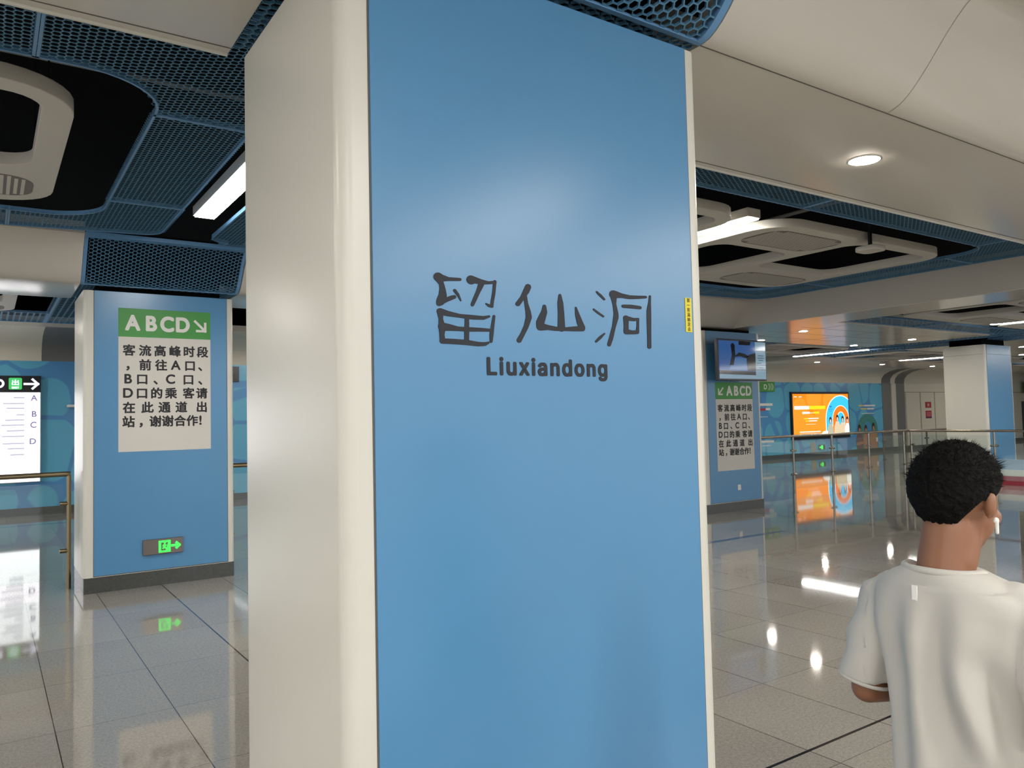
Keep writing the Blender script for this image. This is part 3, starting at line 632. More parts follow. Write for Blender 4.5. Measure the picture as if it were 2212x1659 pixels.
# television on the right pillar
t = thing('television', (10.75, 8.76, 2.262), 'wall television with blue picture, on the pillar above the notice', 'television')
x0, x1, z0, z1, ty = 10.117, 11.375, 2.262, 2.968, 8.76
link('cabinet', mbox(x0, x1, ty, ty + .07, z0, z1, .008), DARK, t)
link('bracket', mbox(10.6, 10.9, ty + .07, R2 - .006, 2.45, 2.8), DARK, t)
def lum(name, rgb, s): return mat(name, tuple(int(v * .25) for v in rgb), .08, emit=rgb, estr=s * .62)
ix0, ix1, iz0, iz1 = x0 + .025, x1 - .025, z0 + .03, z1 - .03
iw, ih = ix1 - ix0, iz1 - iz0
sc = link('screen', mbox(ix0, ix1, ty - .003, ty + .01, iz0, iz1), lum('tv_blue', (62, 108, 176), .62), t)
def sp(name, o, m, d=.0045): link(name, upright(plate([[(ix0 + u * iw, iz0 + v * ih) for u, v in o]], .002), ty - d), m, sc)
TVL = lum('tv_pale', (150, 186, 208), .62); TVD = lum('tv_dark', (18, 24, 34), .5); TVM = lum('tv_mid', (82, 132, 192), .62)
sp('side_column', [(.775, .1), (1, .1), (1, 1), (.775, 1)], TVL)
sp('bottom_strip', [(0, 0), (1, 0), (1, .1), (0, .12)], TVL, .005)
sp('caption_bar', [(0, .12), (.775, .1), (.775, .2), (0, .22)], TVD, .005)
sp('path', [(.2, .24), (.62, .22), (.58, .55), (.3, .55)], TVM, .0050)
sp('dark_tower', [(.27, .62), (.25, .9), (.29, .95), (.33, .9), (.34, .62), (.3, .36), (.22, .36)], TVD, .006)
sp('dark_post', [(.6, .22), (.58, .4), (.58, .6), (.66, .66), (.775, .7), (.775, .22)], TVD, .006)
sp('dark_branch', [(.32, .58), (.42, .7), (.56, .66), (.62, .6), (.56, .55), (.45, .6)], TVD, .006)
sp('dark_lamp', [(.42, .9), (.66, .9), (.68, 1), (.42, 1)], TVD, .006)
for v, a, b in ((.82, .8, .95), (.74, .78, 1), (.62, .83, .95), (.56, .82, .96), (.5, .84, .94), (.42, .8, .9), (.37, .78, 1), (.3, .84, .94), (.24, .78, 1)): link('column_line', mbox(ix0 + a * iw, ix0 + b * iw, ty - .0065, ty - .0045, iz0 + v * ih, iz0 + (v + .018) * ih), lum('tv_lines', (70, 100, 128), .5), sc)
tag(link('socket_plate', mbox(10.905, 10.985, R2 - .014, R2 - .005, .36, .455, .003), PALE), 'small white socket plate low on the television pillar', 'socket')
t = thing('guide_stripe', (8.6, 7.15, 0), 'dark blue stripe on floor leading from the nearest pillar to the right', 'floor marking')
link('tape', mbox(7.2, 9.5, 7.08, 7.18, .0, .0012), mat('stripe_blue', (52, 74, 104), .15), t)

# wayfinding light box on the far wall, left
t = thing('exit_directory', (-1.3, WY, .66), 'bright white exit directory with black D header behind the left pillar', 'light box')
bx0, bx1, by = -3.4, .905, WY - .12
link('case', mbox(bx0, bx1, by, WY - .004, .66, 2.762, .006), mat('box_case', (215, 215, 215), .4), t)
BOXW = mat('box_glow', (245, 245, 248), .3, emit=(250, 250, 255), estr=1.35)
pn = link('lit_panel', mbox(bx0 + .015, bx1 - .012, by - .004, by + .01, .675, 2.43), BOXW, t)
hd = link('header', mbox(bx0, bx1, by - .006, by + .01, 2.436, 2.762), DARK, t)
LETW = mat('header_white', (240, 240, 250), .4, emit=(225, 225, 250), estr=.85)
for c, x in (('A', -.46), ('B', -.24), ('C', -.02), ('D', .21)): link('letter', upright(glyphs([(c, x, 2.525, .235, 1.0)], .009), by - .0075), LETW, hd)
link('arrow', upright(arrow(.735, 2.6, .24, .042, 0), by - .0075), LETW, hd)
ic = link('exit_icon', upright(plate([rrect(.365, .585, 2.49, 2.72, .025, 4)], .004), by - .008), mat('icon_green', (60, 170, 90), .4, emit=(70, 190, 100), estr=.62), hd)
link('icon_mark', upright(glyphs([('出', .475, 2.585, .115, 1.25), ('EXIT', .475, 2.51, .05, 1.1)], .004), by - .0105), LETW, ic)
GRI = mat('directory_ink', (150, 146, 168), .5, emit=(190, 188, 205), estr=.62)
for c, x, z in (('A', .79, 2.27), ('B', .79, 1.95), ('C', .78, 1.735), ('D', .77, 1.41)): link('letter', upright(glyphs([(c, x, z, .16, 1)], .005), by - .005), mat('directory_purple', (110, 100, 140), .5, emit=(130, 122, 160), estr=.6), pn)
random.seed(3)
def bar(a, b, c, d): link('text_line', mbox(a, b, by - .0065, by - .004, c, d), GRI, pn)
for gz in (2.33, 2.215, 2.12, 1.99, 1.89, 1.79, 1.68, 1.57, 1.43, 1.33, 1.21):
    L = random.uniform(.12, .4)
    bar(.63 - L, .63, gz - .014, gz + .014); bar(.63 - L * .8, .63, gz - .05, gz - .04)
    for q in range(3):
        a = -.2 - q * .9 - random.uniform(0, .2); bar(a - random.uniform(.2, .5), a, gz - .012, gz + .012)
for gz in (2.08, 1.85, 1.5, 1.15): link('row_rule', mbox(.66, .885, by - .0065, by - .004, gz - .003, gz + .003), GRI, pn)
tag(link('advert_light_box', mbox(-8.2, -4.6, WY - .12, WY - .004, .7, 2.7, .006), BOXW), 'white light box on the far wall beyond the left edge', 'light box')
tag(link('wall_bracket', mbox(1.36, 1.62, WY - .3, WY, 2.13, 2.18, .005), PALE), 'short white bracket on cell patterned wall just left of the left pillar', 'bracket')
tag(link('black_notice_frame', mbox(4.55, 4.79, WY - .04, WY, 2.68, 3.03, .005), DARK), 'black box high on the wall in the gap between the two left pillars', 'box')

# orange advertising screen
t = thing('advertising_screen', (26.73, WY, .67), 'large orange advertising screen with black frame on far blue wall', 'screen')
ax0, ax1, az0, az1, ay = 24.9, 28.56, .67, 2.468, WY - .1
link('frame', mbox(ax0, ax1, ay, WY, az0, az1, .008), mat('frame_black', (20, 22, 26), .3), t)
def ad(name, rgb, s=1.25): return mat(name, tuple(int(v * .4) for v in rgb), .15, emit=rgb, estr=s * .76)
gx0, gx1, gz0, gz1 = 24.95, 28.49, .81, 2.386
sc = link('picture', mbox(gx0, gx1, ay - .004, ay + .01, gz0, gz1), ad('ad_orange', (250, 132, 22)), t)
def clipped(poly):
    def clip(P, f, g):
        out = []
        for a, b in zip(P, P[1:] + P[:1]):
            if f(a): out.append(a)
            if f(a) != f(b): out.append(g(a, b))
        return out
    def gx(v): return lambda a, b: (v, a[1] + (b[1] - a[1]) * (v - a[0]) / (b[0] - a[0]))
    def gz(v): return lambda a, b: (a[0] + (b[0] - a[0]) * (v - a[1]) / (b[1] - a[1]), v)
    for f, g in ((lambda p: p[0] >= gx0, gx(gx0)), (lambda p: p[0] <= gx1, gx(gx1)), (lambda p: p[1] >= gz0, gz(gz0)), (lambda p: p[1] <= gz1, gz(gz1))):
        poly = clip(poly, f, g)
        if not poly: break
    return poly
def pic(name, poly, m, d):
    poly = clipped(poly)
    if len(poly) > 2: return link(name, upright(plate([poly], .002), ay - d), m, sc)
def arch(cx, cz, rx, rz, zb, n_=24): return [(cx - rx, zb)] + [(cx - rx * math.cos(math.pi * k / n_), cz + rz * math.sin(math.pi * k / n_)) for k in range(n_ + 1)] + [(cx + rx, zb)]
for k, (cx, cz) in enumerate([(25.35, 1.75), (26.25, 2.25), (27.3, 2.1), (25.9, 1.2), (26.7, 1.35), (25.1, .95)]):
    pic('pale_oval', [(cx + .46 * math.cos(a * math.pi / 12), cz + .5 * math.sin(a * math.pi / 12)) for a in range(24)], ad('ad_orange_light', (252, 146, 40)), .0055 + .0001 * k)
AW, AC, AO = ad('ad_white', (250, 244, 236)), ad('ad_cyan', (60, 190, 240)), ad('ad_orange2', (245, 120, 30))
for nm, rx, rz, m, d in (('arch_rim', 1.0, .98, AW, .008), ('arch_outer', .96, .94, AC, .0085), ('arch_edge', .56, .58, AW, .009), ('arch_middle', .53, .55, AO, .0095), ('arch_line', .27, .33, AW, .010), ('arch_core', .24, .3, AC, .0105)):
    pic(nm, arch(27.95, 1.36, rx, rz, .81), m, d)
pic('cloud', [(26.6, .81), (26.75, .93), (27.0, .98), (27.2, .81)], AW, .0106)
AS = ad('ad_sand', (226, 204, 168), 1.1); AG = ad('ad_sage', (188, 186, 160), 1.1); AK = ad('ad_hair', (60, 44, 40), .8); AF = ad('ad_skin', (240, 190, 160), 1.1)
for k, (cx, w, h, m) in enumerate([(27.25, .2, .42, AG), (27.7, .22, .5, AS), (28.05, .24, .45, AS), (28.36, .18, .42, AW)]):
    pic('garment', [(cx - w, .81), (cx - w * .9, .81 + h * .6), (cx - w * .4, .81 + h), (cx + w * .4, .81 + h), (cx + w * .9, .81 + h * .6), (cx + w, .81)], m, .011 + .0003 * k)
    z = .81 + h + .09
    pic('hair', [(cx + .085 * math.cos(a * math.pi / 8), z + .04 + .13 * math.sin(a * math.pi / 8)) for a in range(16)], AK, .013 + .0003 * k)
    pic('face', [(cx + .055 * math.cos(a * math.pi / 8), z + .0 + .08 * math.sin(a * math.pi / 8)) for a in range(16)], AF, .0145 + .0003 * k)
AY = ad('ad_yellow', (252, 214, 30))
for nm, m, rows in (('white_lines', AW, [(25.02, 25.93, 1.8, 1.93), (25.5, 25.95, 1.63, 1.71), (25.95, 26.2, 1.655, 1.675), (25.85, 26.5, 1.43, 1.47), (25.9, 26.4, 1.34, 1.375), (25.7, 26.3, 1.225, 1.235), (25.3, 26.6, .93, .965), (25.3, 26.55, .885, .893), (25.02, 25.2, 2.26, 2.29), (25.32, 25.48, 2.26, 2.29)]),
                    ('yellow_lines', AY, [(25.95, 26.95, 1.8, 1.93), (26.2, 26.55, 1.63, 1.71), (25.58, 25.83, 1.43, 1.47), (25.68, 25.88, 1.34, 1.375)])):
    for a, b, c, d in rows: link(nm[:-1], mbox(a, b, ay - .0085, ay - .006, c, d), m, sc)
for a, b, c, d in ((27.22, 27.36, 1.86, 1.92), (27.12, 27.42, 1.78, 1.8), (27.18, 27.36, 1.71, 1.725)): link('blue_line', mbox(a, b, ay - .0105, ay - .0085, c, d), ad('ad_blue', (40, 110, 190)), sc)

# printed mural group beside the screen
t = thing('wall_print', (30.0, WY, .15), 'printed picture of three people under green arch on far blue wall', 'wall print')
base = link('arch', upright(plate([arch(29.95, .95, .72, .62, .152)], .003), WY - .002), mat('print_green', (62, 132, 128), .4), t)
link('arch_core', upright(plate([arch(29.95, .95, .26, .3, .152)], .003), WY - .004), mat('print_blue', (66, 140, 190), .4), t)
SK, BR, BN, HB = mat('print_skin', (176, 124, 96), .5), mat('print_brown', (112, 86, 80), .5), mat('print_tan', (166, 128, 90), .5), mat('print_hair', (44, 32, 30), .5)
for k, (cx, w, zt, m) in enumerate([(29.35, .26, .82, BR), (29.8, .2, .8, SK), (30.35, .32, .88, BN)]):
    link('garment', upright(plate([[(cx - w * .8, .152), (cx - w, .55), (cx - w * .7, zt - .08), (cx - w * .2, zt), (cx + w * .2, zt), (cx + w * .7, zt - .08), (cx + w, .5), (cx + w * .8, .152)]], .003), WY - .006 - .001 * k), m, t)
    link('hair', upright(plate([[(cx + .1 * math.cos(a * math.pi / 8), zt + .16 + .17 * math.sin(a * math.pi / 8)) for a in range(16)]], .003), WY - .01 - .001 * k), HB, t)
    link('face', upright(plate([[(cx + .07 * math.cos(a * math.pi / 8), zt + .09 + .1 * math.sin(a * math.pi / 8)) for a in range(16)]], .003), WY - .014 - .001 * k), SK, t)
    link('arms', upright(plate([[(cx - w, .3), (cx + w * .9, .36), (cx + w * .9, .46), (cx - w * .9, .42)]], .003), WY - .018 - .001 * k), SK, t)
link('phone', upright(plate([rect(30.5, 30.62, .42, .58)], .003), WY - .022), PALE, t)
for a, b, c, d in ((29.36, 29.72, 1.88, 1.94), (29.5, 29.95, 1.75, 1.81)): link('yellow_line', mbox(a, b, WY - .004, WY, c, d), mat('print_yellow', (200, 190, 110), .5), t)
for a, b, c, d in ((29.75, 30.55, 1.88, 1.94), (29.98, 30.45, 1.75, 1.81), (29.55, 30.45, 1.58, 1.6)): link('white_line', mbox(a, b, WY - .004, WY, c, d), PALE, t)
t = thing('wall_print', (23.4, WY, .4), 'rows of small white and red lines on blue wall left of the orange screen', 'wall print')
for a, b, c, d in ((23.0, 23.9, 1.96, 2.05), (23.5, 23.75, 1.8, 1.88), (23.0, 23.6, 1.55, 1.57), (23.0, 23.9, .62, .7), (23.0, 23.7, .5, .52)): link('white_line', mbox(a, b, WY - .004, WY, c, d), PALE, t)
link('red_line', mbox(23.2, 23.48, WY - .005, WY, 1.78, 1.87), mat('print_red', (170, 40, 60), .5), t)
t = thing('direction_sign', (23.4, WY - .05, 2.47), 'small green sign with D and chevron on the far wall beside the television', 'sign')
pl = link('panel', mbox(22.7, 23.99, WY - .06, WY, 2.474, 2.834, .004), GREEN, t)
link('letter', upright(glyphs([('D', 23.45, 2.565, .25, 1)], .008), WY - .0615), PALE, pl)
def chev(x): return [(x, 2.535), (x + .12, 2.535), (x + .2, 2.655), (x + .12, 2.775), (x, 2.775), (x + .08, 2.655)]
for x in (23.58, 23.74): link('chevron', upright(plate([chev(x)], .002), WY - .0615), mat('chevron_green', (140, 180, 140), .5), pl)
tag(link('wall_hatch', mbox(26.075, 26.395, WY - .012, WY, .155, .53, .004), mat('hatch_beige', (150, 152, 134), .5)), 'beige hatch plate low on the blue wall under orange screen', 'hatch')
t = thing('hydrant_notice', (34.75, WY, 1.3), 'red and white safety notices on cream door left of the farthest pillar', 'notice')
link('upper_sheet', mbox(34.5, 34.99, WY - .008, WY, 1.77, 2.03), mat('notice_red', (158, 34, 52), .5), t)
link('symbol', upright(glyphs([('H', 34.745, 1.83, .2, 1)], .004), WY - .0095), PALE, t)
link('lower_sheet', mbox(34.5, 34.99, WY - .008, WY, 1.3, 1.64), MATS['notice_red'], t)
link('lower_band', mbox(34.5, 34.99, WY - .0095, WY, 1.3, 1.35), mat('notice_navy', (40, 36, 90), .5), t)
for q in range(3): link('text_line', mbox(34.55, 34.94, WY - .0095, WY, 1.40 + .07 * q, 1.425 + .07 * q), mat('notice_pink', (210, 140, 150), .5), t)
t = thing('green_wayfinding_sign', (44.2, WY, 2.3), 'green hanging sign cut by the right edge of the photo', 'sign')
link('panel', mbox(43.7, 45.9, WY - .3, WY - .2, 2.4, 3.0, .01), GREEN, t)
link('hanger', tube(bmesh.new(), [(44.5, WY - .25, 3.0), (44.5, WY - .25, 3.42)], .02), DARK, t)
tag(link('passage_opening', mbox(43.8, 45.9, WY - .03, WY - .004, .16, 2.0), DARK), 'dark passage opening at the right edge under the green sign', 'opening')

# ------------------------------------------------------------------ glass railings
def railing(name, pts, label, metal, posts, hgt=1.2, tag_cat='railing', clamp=(.4, .9)):
    a, b = Vector((*pts[0], 0)), Vector((*pts[1], 0)); d = (b - a).normalized()
    t = thing(name, (a + b) / 2, label, tag_cat)
    P = lambda q, z: (a.x + d.x * q, a.y + d.y * q, z); L = (b - a).length
    link('handrail', tube(bmesh.new(), [P(0, hgt), P(L, hgt)], .027, 14), metal, t, smooth=True)
    for q in posts:
        p = link('post', tube(bmesh.new(), [P(q, 0), P(q, hgt - .01)], .023, 12), metal, t, smooth=True)
        for z in clamp:
            e0, e1 = max(-.0, q - .085), min(L, q + .085)
            link('clamp', tube(bmesh.new(), [P(e0, z), P(e1, z)], .023, 10), metal, p, smooth=True)
    for q0, q1 in zip(posts, posts[1:]):
        e0, e1 = q0 + .05, q1 - .05
        if e1 - e0 < .2: continue
        bm = bmesh.new(); nx, ny = -d.y * .006, d.x * .006
        c = [P(e0, .1), P(e1, .1), P(e1, hgt - .1), P(e0, hgt - .1)]
        lo = [bm.verts.new((x + nx, y + ny, z)) for x, y, z in c]; hi = [bm.verts.new((x - nx, y - ny, z)) for x, y, z in c]
        bm.faces.new(lo); bm.faces.new(hi[::-1])
        for k in range(4): bm.faces.new((lo[k], hi[k], hi[(k + 1) % 4], lo[(k + 1) % 4]))
        link('glass_panel', bm, GLASS, t)
    return t
railing('glass_railing', ((-5.7, 9.58), (.755, 9.58)), 'glass railing with bronze handrail ending at the left pillar', BRONZE, [.35, 1.85, 3.4, 4.9, 6.44], 1.215)
railing('glass_railing', ((2.35, 9.58), (9.95, 9.58)), 'glass railing running right from the left pillar, mostly hidden', BRONZE, [.02, 1.4, 2.9, 4.4, 5.9, 7.5], 1.215)
railing('glass_railing', ((11.66, 10.2), (18.5, 10.2)), 'glass railing from the television pillar across the orange reflection', STEEL, [.06, 2.36, 3.72, 5.14, 6.62], 1.2)
railing('glass_railing', ((18.5, 10.17), (18.5, 4.2)), 'glass railing with steel handrail turning toward the viewer, behind the head', STEEL, [.03, 1.9, 3.3, 4.7, 5.9], 1.19, clamp=(.4, .86))
t = thing('floor_barrier', (18.6, 7.2, 0), 'low red and white barrier base behind the railing at the right edge', 'barrier')
link('red_band', mbox(18.54, 18.75, 4.2, 8.45, 0, .2, .004), mat('band_red', (158, 44, 62), .3), t)
link('white_band', mbox(18.55, 18.74, 4.2, 8.45, .2, .33, .004), PALE, t)
link('frosted_panel', mbox(18.63, 18.66, 4.2, 8.45, .33, .56), mat('frost_blue', (150, 172, 198), .4), t)
railing('escalator_barrier', ((19.6, 11.5), (24.65, 11.5)), 'second glass barrier with dark rail further back, behind the head', mat('dark_rail', (92, 84, 76), .35, metal=.8), [.03, 2.2, 3.4, 5.02], 1.12)
t = thing('barrier_notice', (23.8, 11.46, .6), 'small white notice with red foot on the second glass barrier', 'notice')
link('sheet', mbox(23.5, 23.98, 11.44, 11.46, .66, 1.0, .002), PAPER, t)
link('red_strip', mbox(23.5, 23.98, 11.437, 11.461, .58, .66, .002), MATS['notice_red'], t)
for q in range(3): link('text_line', mbox(23.58, 23.9, 11.437, 11.44, .76 + .07 * q, .785 + .07 * q), mat('notice_line', (176, 96, 106), .5), t)
# ------------------------------------------------------------------ man in the white T-shirt, walking away to the right
SKIN = mat('skin', (130, 87, 61), .5, vary=.05, scale=20)
HAIR = mat('black_hair', (9, 8, 7), .75, spec=.12, vary=.3, scale=120, bump=.5, bscale=160)
SHIRT = mat('white_cotton', (184, 181, 174), .85, vary=.01, bump=.05, bscale=300)
TROU = mat('dark_shorts', (52, 54, 60), .8, vary=.1)
SHOE = mat('shoe_white', (200, 200, 198), .5)
MX, MY, YAW = 1.832, .908, math.radians(-4)
PM = Matrix.Translation((MX, MY, 0)) @ Matrix.Rotation(YAW, 4, 'Z')
man = thing('person', (MX, MY, 0), 'person in white T-shirt with short black hair, walking away at the right edge', 'person')
def capsule(bm, pts, seg=16):
    """tapered limb through (x, y, z, r) with round ends"""
    P = [Vector(p[:3]) for p in pts]; R = [p[3] for p in pts]; C = []
    d0 = (P[1] - P[0]).normalized(); d1 = (P[-1] - P[-2]).normalized()
    for k in range(5, 0, -1):
        a = math.pi / 2 * k / 5.2; C.append((P[0] - d0 * R[0] * math.sin(a), R[0] * math.cos(a)))
    C += list(zip(P, R))
    for k in range(1, 6):
        a = math.pi / 2 * k / 5.2; C.append((P[-1] + d1 * R[-1] * math.sin(a), R[-1] * math.cos(a)))
    tube(bm, [c[0] for c in C], [c[1] for c in C], seg)
def ellipsoid(bm, c, r, rot=None, seg=24):
    M = Matrix.Translation(c) @ (rot.to_4x4() if rot else Matrix()) @ Matrix.Diagonal((*r, 1))
    bmesh.ops.create_uvsphere(bm, u_segments=seg, v_segments=seg // 2, radius=1, matrix=M)
def loft(bm, rings, seg=40, p=2.3):
    """rings (cx, cy, z, rx, ry) of super-ellipses"""
    R = []
    for cx, cy, z, rx, ry in rings:
        r = []
        for k in range(seg):
            a = 2 * math.pi * k / seg; c, s = math.cos(a), math.sin(a)
            r.append(bm.verts.new((cx + rx * math.copysign(abs(c) ** (2 / p), c), cy + ry * math.copysign(abs(s) ** (2 / p), s), z)))
        R.append(r)
    for A, B in zip(R, R[1:]):
        for k in range(seg): bm.faces.new((A[k], A[(k + 1) % seg], B[(k + 1) % seg], B[k]))
    bm.faces.new(R[0][::-1]); bm.faces.new(R[-1])
def fuse(bm, voxel, smooth=3):
    """one continuous skin around overlapping solids"""
    bmesh.ops.recalc_face_normals(bm, faces=bm.faces[:])
    me = bpy.data.meshes.new('solid'); bm.to_mesh(me); bm.free()
    o = bpy.data.objects.new('tmp', me); TS.collection.objects.link(o)
    r = o.modifiers.new('r', 'REMESH'); r.mode = 'VOXEL'; r.voxel_size = voxel
    if smooth: s = o.modifiers.new('s', 'SMOOTH'); s.iterations = smooth; s.factor = .5
    TS.view_layers[0].update(); dg = TS.view_layers[0].depsgraph; out = bpy.data.meshes.new_from_object(o.evaluated_get(dg))
    bpy.data.objects.remove(o); bpy.data.meshes.remove(me); return out
def worn(name, me, m, parent=None, smooth=True):
    me.transform(PM); return link(name, me, m, parent or man, smooth=smooth)
HZ = .0
HR = Matrix.Rotation(math.radians(-9), 3, 'Z') @ Matrix.Rotation(math.radians(8), 3, 'Y')   # head turned a little right, looking down
HC = Vector((.012, 0, 1.507))
def hp(x, y, z): return HC + HR @ Vector((x, y, z))
b = bmesh.new()
loft(b, [(0, 0, .78, .10, .15), (0, 0, .90, .11, .158), (0, 0, 1.02, .095, .135), (0, 0, 1.16, .108, .155), (-.005, 0, 1.26, .10, .17), (-.02, .004, 1.305, .07, .12), (-.03, .01, 1.33, .055, .075)])
capsule(b, [(-.045, .012, 1.27, .066), (-.037, .012, 1.35, .055), (-.02, .008, 1.43, .054)])
capsule(b, [(-.02, 0, 1.36, .05), (.01, 0, 1.43, .05)])
ellipsoid(b, hp(-.008, 0, .012), (.094, .075, .088), HR)
ellipsoid(b, hp(.032, 0, -.045), (.06, .058, .078), HR)
capsule(b, [(*hp(.05, 0, -.105), .026), (*hp(.066, 0, -.1), .02)])
capsule(b, [(*hp(.088, 0, -.0), .008), (*hp(.102, 0, -.036), .0125)])             # nose
for s in (-1, 1):
    capsule(b, [(*hp(.078, s * .012, .022), .01), (*hp(.07, s * .045, .02), .009)])   # brow
    ellipsoid(b, hp(.082, s * .026, -.045), (.012, .022, .02), HR)                    # cheek
    ellipsoid(b, hp(.0, s * .081, -.022), (.016, .008, .031), HR @ Matrix.Rotation(s * .35, 3, 'Z'))       # ear
    ellipsoid(b, hp(-.008, s * .087, -.015), (.012, .007, .026), HR @ Matrix.Rotation(s * .5, 3, 'Z'))
    capsule(b, [(-.01, s * .12, 1.275, .045), (-.01, s * .165, 1.252, .045)])               # shoulder
capsule(b, [(*hp(.088, -.02, -.078), .007), (*hp(.09, .02, -.078), .007)])          # lips
# arms: the left one bent forward at the elbow, the right one hanging slightly back
capsule(b, [(-.005, .178, 1.255, .046), (-.045, .215, 1.02, .037)]); capsule(b, [(-.045, .215, 1.02, .037), (.05, .19, 1.01, .034), (.18, .13, 1.05, .024)])
capsule(b, [(-.005, -.178, 1.255, .046), (-.05, -.225, 1.02, .037)]); capsule(b, [(-.05, -.225, 1.02, .036), (-.03, -.235, .93, .034), (.02, -.235, .80, .025)])
def hand(o, f, side, pn):
    """o wrist, f finger direction, pn palm normal, side towards the thumb"""
    o, f, s, n_ = Vector(o), Vector(f).normalized(), Vector(side).normalized(), Vector(pn).normalized()
    for k in range(4):
        y = (k - 1.5) * .019
        capsule(b, [(*(o + s * y * .55), .015), (*(o + f * .08 - s * -y), .0125)], 10)
        L = (.062, .07, .066, .052)[k]
        p0 = o + f * .082 + s * y; p1 = p0 + f * L * .45 + n_ * .008; p2 = p1 + f * L * .25 + n_ * .022; p3 = p2 + f * L * .1 + n_ * .024
        capsule(b, [(*p0, .0095), (*p1, .009), (*p2, .0085), (*p3, .0075)], 10)
    t0 = o + f * .02 + s * .028; t1 = o + f * .055 + s * .05 + n_ * .012; t2 = t1 + f * .03 + s * .004 + n_ * .014
    capsule(b, [(*t0, .014), (*t1, .0115), (*t2, .0095)], 10)
hand((.185, .127, 1.053), (.9, -.3, .3), (0, .3, 1), (-.2, -.9, .1)); hand((.022, -.235, .79), (.12, 0, -1), (1, 0, .1), (0, .9, 0))
# legs mid-stride
for s, (kx, ax, az) in ((1, (.12, .18, .085)), (-1, (.02, -.22, .13))):
    capsule(b, [(0, s * .085, .80, .085), (kx, s * .088, .46, .054)]); capsule(b, [(kx, s * .088, .46, .053), ((kx * .6 + ax * .4) - .015, s * .09, .33, .052), (ax, s * .09, az, .035)])
    capsule(b, [(ax - .03, s * .09, az - .03, .034), (ax + .06, s * .094, az - .045 if s > 0 else az - .075, .03), (ax + .14, s * .098, .03 if s > 0 else .025, .022)])
body = worn('body', fuse(b, .006, 4), SKIN)
# hair: cap with a nape fade and a clear line round the ears
hb = bmesh.new(); bmesh.ops.create_uvsphere(hb, u_segments=180, v_segments=120, radius=1)
for v in hb.verts:
    d = v.co.normalized(); a = math.atan2(abs(d.y), d.x)            # 0 front .. pi back
    x, y, z = d.x * .108, d.y * .0905, d.z * .108 + .012
    front = .052; ear = -.016; back = -.112
    if a < 1.15: cut = front + (ear + .03 - front) * (a / 1.15) ** 2
    elif a < 1.75: cut = ear + .03 * (1 - math.sin((a - 1.15) / .6 * math.pi / 2)) 
    else: cut = ear + (back - ear) * min(1, (a - 1.75) / .75)
    tt = max(0, min(1, (z - cut) / .05))
    k = 1 if tt >= 1 else (.93 + .07 * math.sqrt(max(0, tt)) if tt > 0 else .70)
    nz = noise.noise(d * 9) * .004 + noise.noise(d * 26) * .0028
    if z < -.02 and d.x < 0: k *= 1 - .03 * min(1, (-.02 - z) / .07)    # short, thin at the nape
    q = Vector((x, y, z)) * k + d * nz * (1 if tt > .3 else 0)
    v.co = hp(q.x - .010, q.y, q.z)
hm = bpy.data.meshes.new('hair'); hb.to_mesh(hm); hb.free()
hair = worn('hair', hm, HAIR)
# short strands that break the outline of the cap
sb = bmesh.new(); random.seed(11)
for _ in range(2600):
    a, e = random.uniform(0, 2 * math.pi), math.asin(random.uniform(.02, 1)); d = Vector((math.cos(a) * math.cos(e), math.sin(a) * math.cos(e), math.sin(e)))
    if d.x > .35 and d.z < .45: continue
    p0 = Vector((d.x * .110 - .010, d.y * .0895, d.z * .101 + .018)); tn = Vector((random.gauss(.6, .5), random.gauss(0, .6), random.gauss(-.1, .3)))
    p1 = p0 + (d * random.uniform(.004, .012) + tn * random.uniform(.006, .014)); w = d.cross(tn).normalized() * .0007
    f = [hp(*(p0 - w)), hp(*(p0 + w)), hp(*p1)]
    sb.faces.new([sb.verts.new(q) for q in f])
hs = bpy.data.meshes.new('strands'); sb.to_mesh(hs); sb.free(); worn('strands', hs, HAIR, hair, False)
# T-shirt
tb = bmesh.new()
loft(tb, [(.005, -.02, .70, .132, .172), (.0, -.02, .80, .134, .172), (0, -.016, .95, .132, .168), (0, -.008, 1.10, .128, .17), (-.006, 0, 1.20, .124, .178), (-.012, 0, 1.265, .112, .182), (-.02, .003, 1.295, .10, .17), (-.03, .008, 1.322, .088, .125), (-.036, .012, 1.343, .074, .086)], 56)
for s in (-1, 1):
    capsule(tb, [(-.012, s * .125, 1.272, .056), (-.012, s * .172, 1.245, .062), (-.03, s * .20, 1.14, .06)], 20)
    tube(tb, [(-.012, s * .172, 1.245), (-.03, s * .20, 1.14), (-.047, s * .219, 1.035)], [.06, .062, .06], 20)
tm = fuse(tb, .006, 6)
NRM = [v.normal.copy() for v in tm.vertices]; CO = [v.co.copy() for v in tm.vertices]
for v, n_, c in zip(tm.vertices, NRM, CO):
    a = math.atan2(c.y, -c.x)      # 0 = middle of the back
    if abs(c.y) < .185 and c.z < 1.31:
        w = min(1, (1.31 - c.z) / .12)
        fold = .011 * math.sin(a * 8.2 + .7 * math.sin(c.z * 9)) * w + .010 * math.sin(a * 3.1 + 1.1) * min(1, max(0, (1.22 - c.z) / .2)) + .004 * noise.noise((c.y * 14, c.z * 5, 3))
        # drag lines running from the right armpit down across the back
        q = (c.y + .17) * .8 + (1.2 - c.z) * .42
        fold += .014 * math.sin(q * 62) * math.exp(-((c.y + .12) / .085) ** 2) * min(1, max(0, (1.25 - c.z) / .1)) * math.exp(-((c.z - 1.05) / .2) ** 2)
        v.co = c + n_ * fold
    else:
        v.co = c + n_ * (.003 * math.sin(c.z * 60 + c.x * 40 + c.y * 15))
shirt = worn('t_shirt', tm, SHIRT)
cb = bmesh.new(); K = 48; rings = []
for k in range(K + 1):
    a = 2 * math.pi * k / K; rings.append((-.036 + .072 * math.cos(a), .012 + .083 * math.sin(a), 1.343 - .022 * max(0, math.cos(a)) - .002 * abs(math.sin(a))))
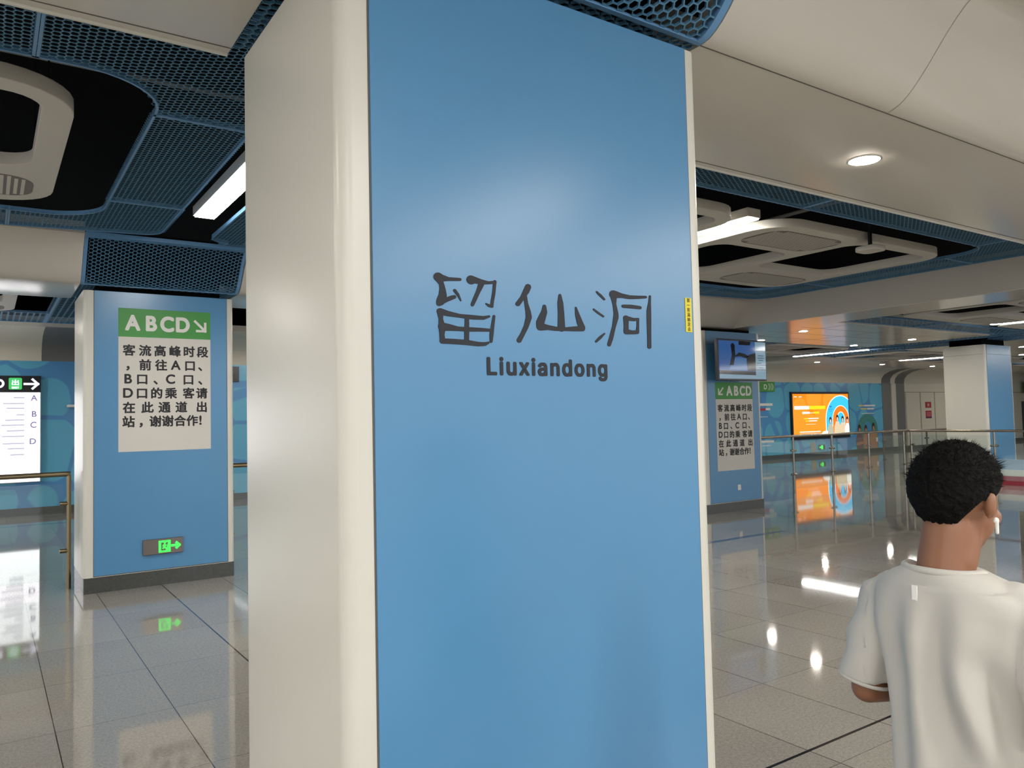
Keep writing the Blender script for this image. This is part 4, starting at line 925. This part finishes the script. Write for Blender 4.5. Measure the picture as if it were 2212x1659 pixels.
tube(cb, rings, .0085, 10, caps=False)
cm = bpy.data.meshes.new('collar'); cb.to_mesh(cm); cb.free()
worn('collar', cm, SHIRT, shirt)
for s, nm in ((1, 'sleeve_hem'), (-1, 'sleeve_hem')):
    hb2 = bmesh.new(); ax = Vector((-.017, s * .019, -.105)).normalized(); u_ = ax.cross(Vector((1, 0, 0))).normalized(); w_ = ax.cross(u_)
    c = Vector((-.0465, s * .2185, 1.04))
    tube(hb2, [c + (u_ * math.cos(2 * math.pi * k / 28) + w_ * math.sin(2 * math.pi * k / 28)) * .0585 for k in range(29)], .0045, 8, caps=False)
    mm = bpy.data.meshes.new('hem'); hb2.to_mesh(mm); hb2.free(); worn(nm, mm, SHIRT, shirt)
gb = bmesh.new(); box(gb, -.126, -.123, .022, .034, 1.272, 1.31)
gm = bpy.data.meshes.new('tag'); gb.to_mesh(gm); gb.free(); worn('neck_tag', gm, mat('tag_white', (232, 230, 226), .7), shirt, False)
eb = bmesh.new(); ellipsoid(eb, hp(.012, -.086, -.052), (.007, .006, .007), None, 12); capsule(eb, [(*hp(.012, -.088, -.055), .004), (*hp(.018, -.086, -.078), .0035)], 8)
em = bpy.data.meshes.new('earbud'); eb.to_mesh(em); eb.free(); worn('earbud', em, PALE)
# shorts and shoes
qb = bmesh.new()
loft(qb, [(0, -.005, .60, .09, .12), (0, -.008, .72, .115, .16), (0, -.012, .84, .118, .162), (0, -.01, .93, .112, .155)], 40)
for s, kx in ((1, .12), (-1, .02)): tube(qb, [(0, s * .085, .80), (kx * .55, s * .09, .62), (kx * .95, s * .092, .50)], [.105, .092, .082], 24)
worn('shorts', fuse(qb, .007, 4), TROU)
for s, (ax, az) in ((1, (.18, .0)), (-1, (-.22, .0))):
    fb = bmesh.new()
    capsule(fb, [(ax - .05, s * .09, .05, .042), (ax + .05, s * .094, .045, .042), (ax + .16, s * .098, .035, .033)]); box(fb, ax - .09, ax + .19, s * .094 - .042, s * .094 + .042, 0, .028, .01)
    worn('shoe', fuse(fb, .006, 3), SHOE)

bpy.data.scenes.remove(TS)
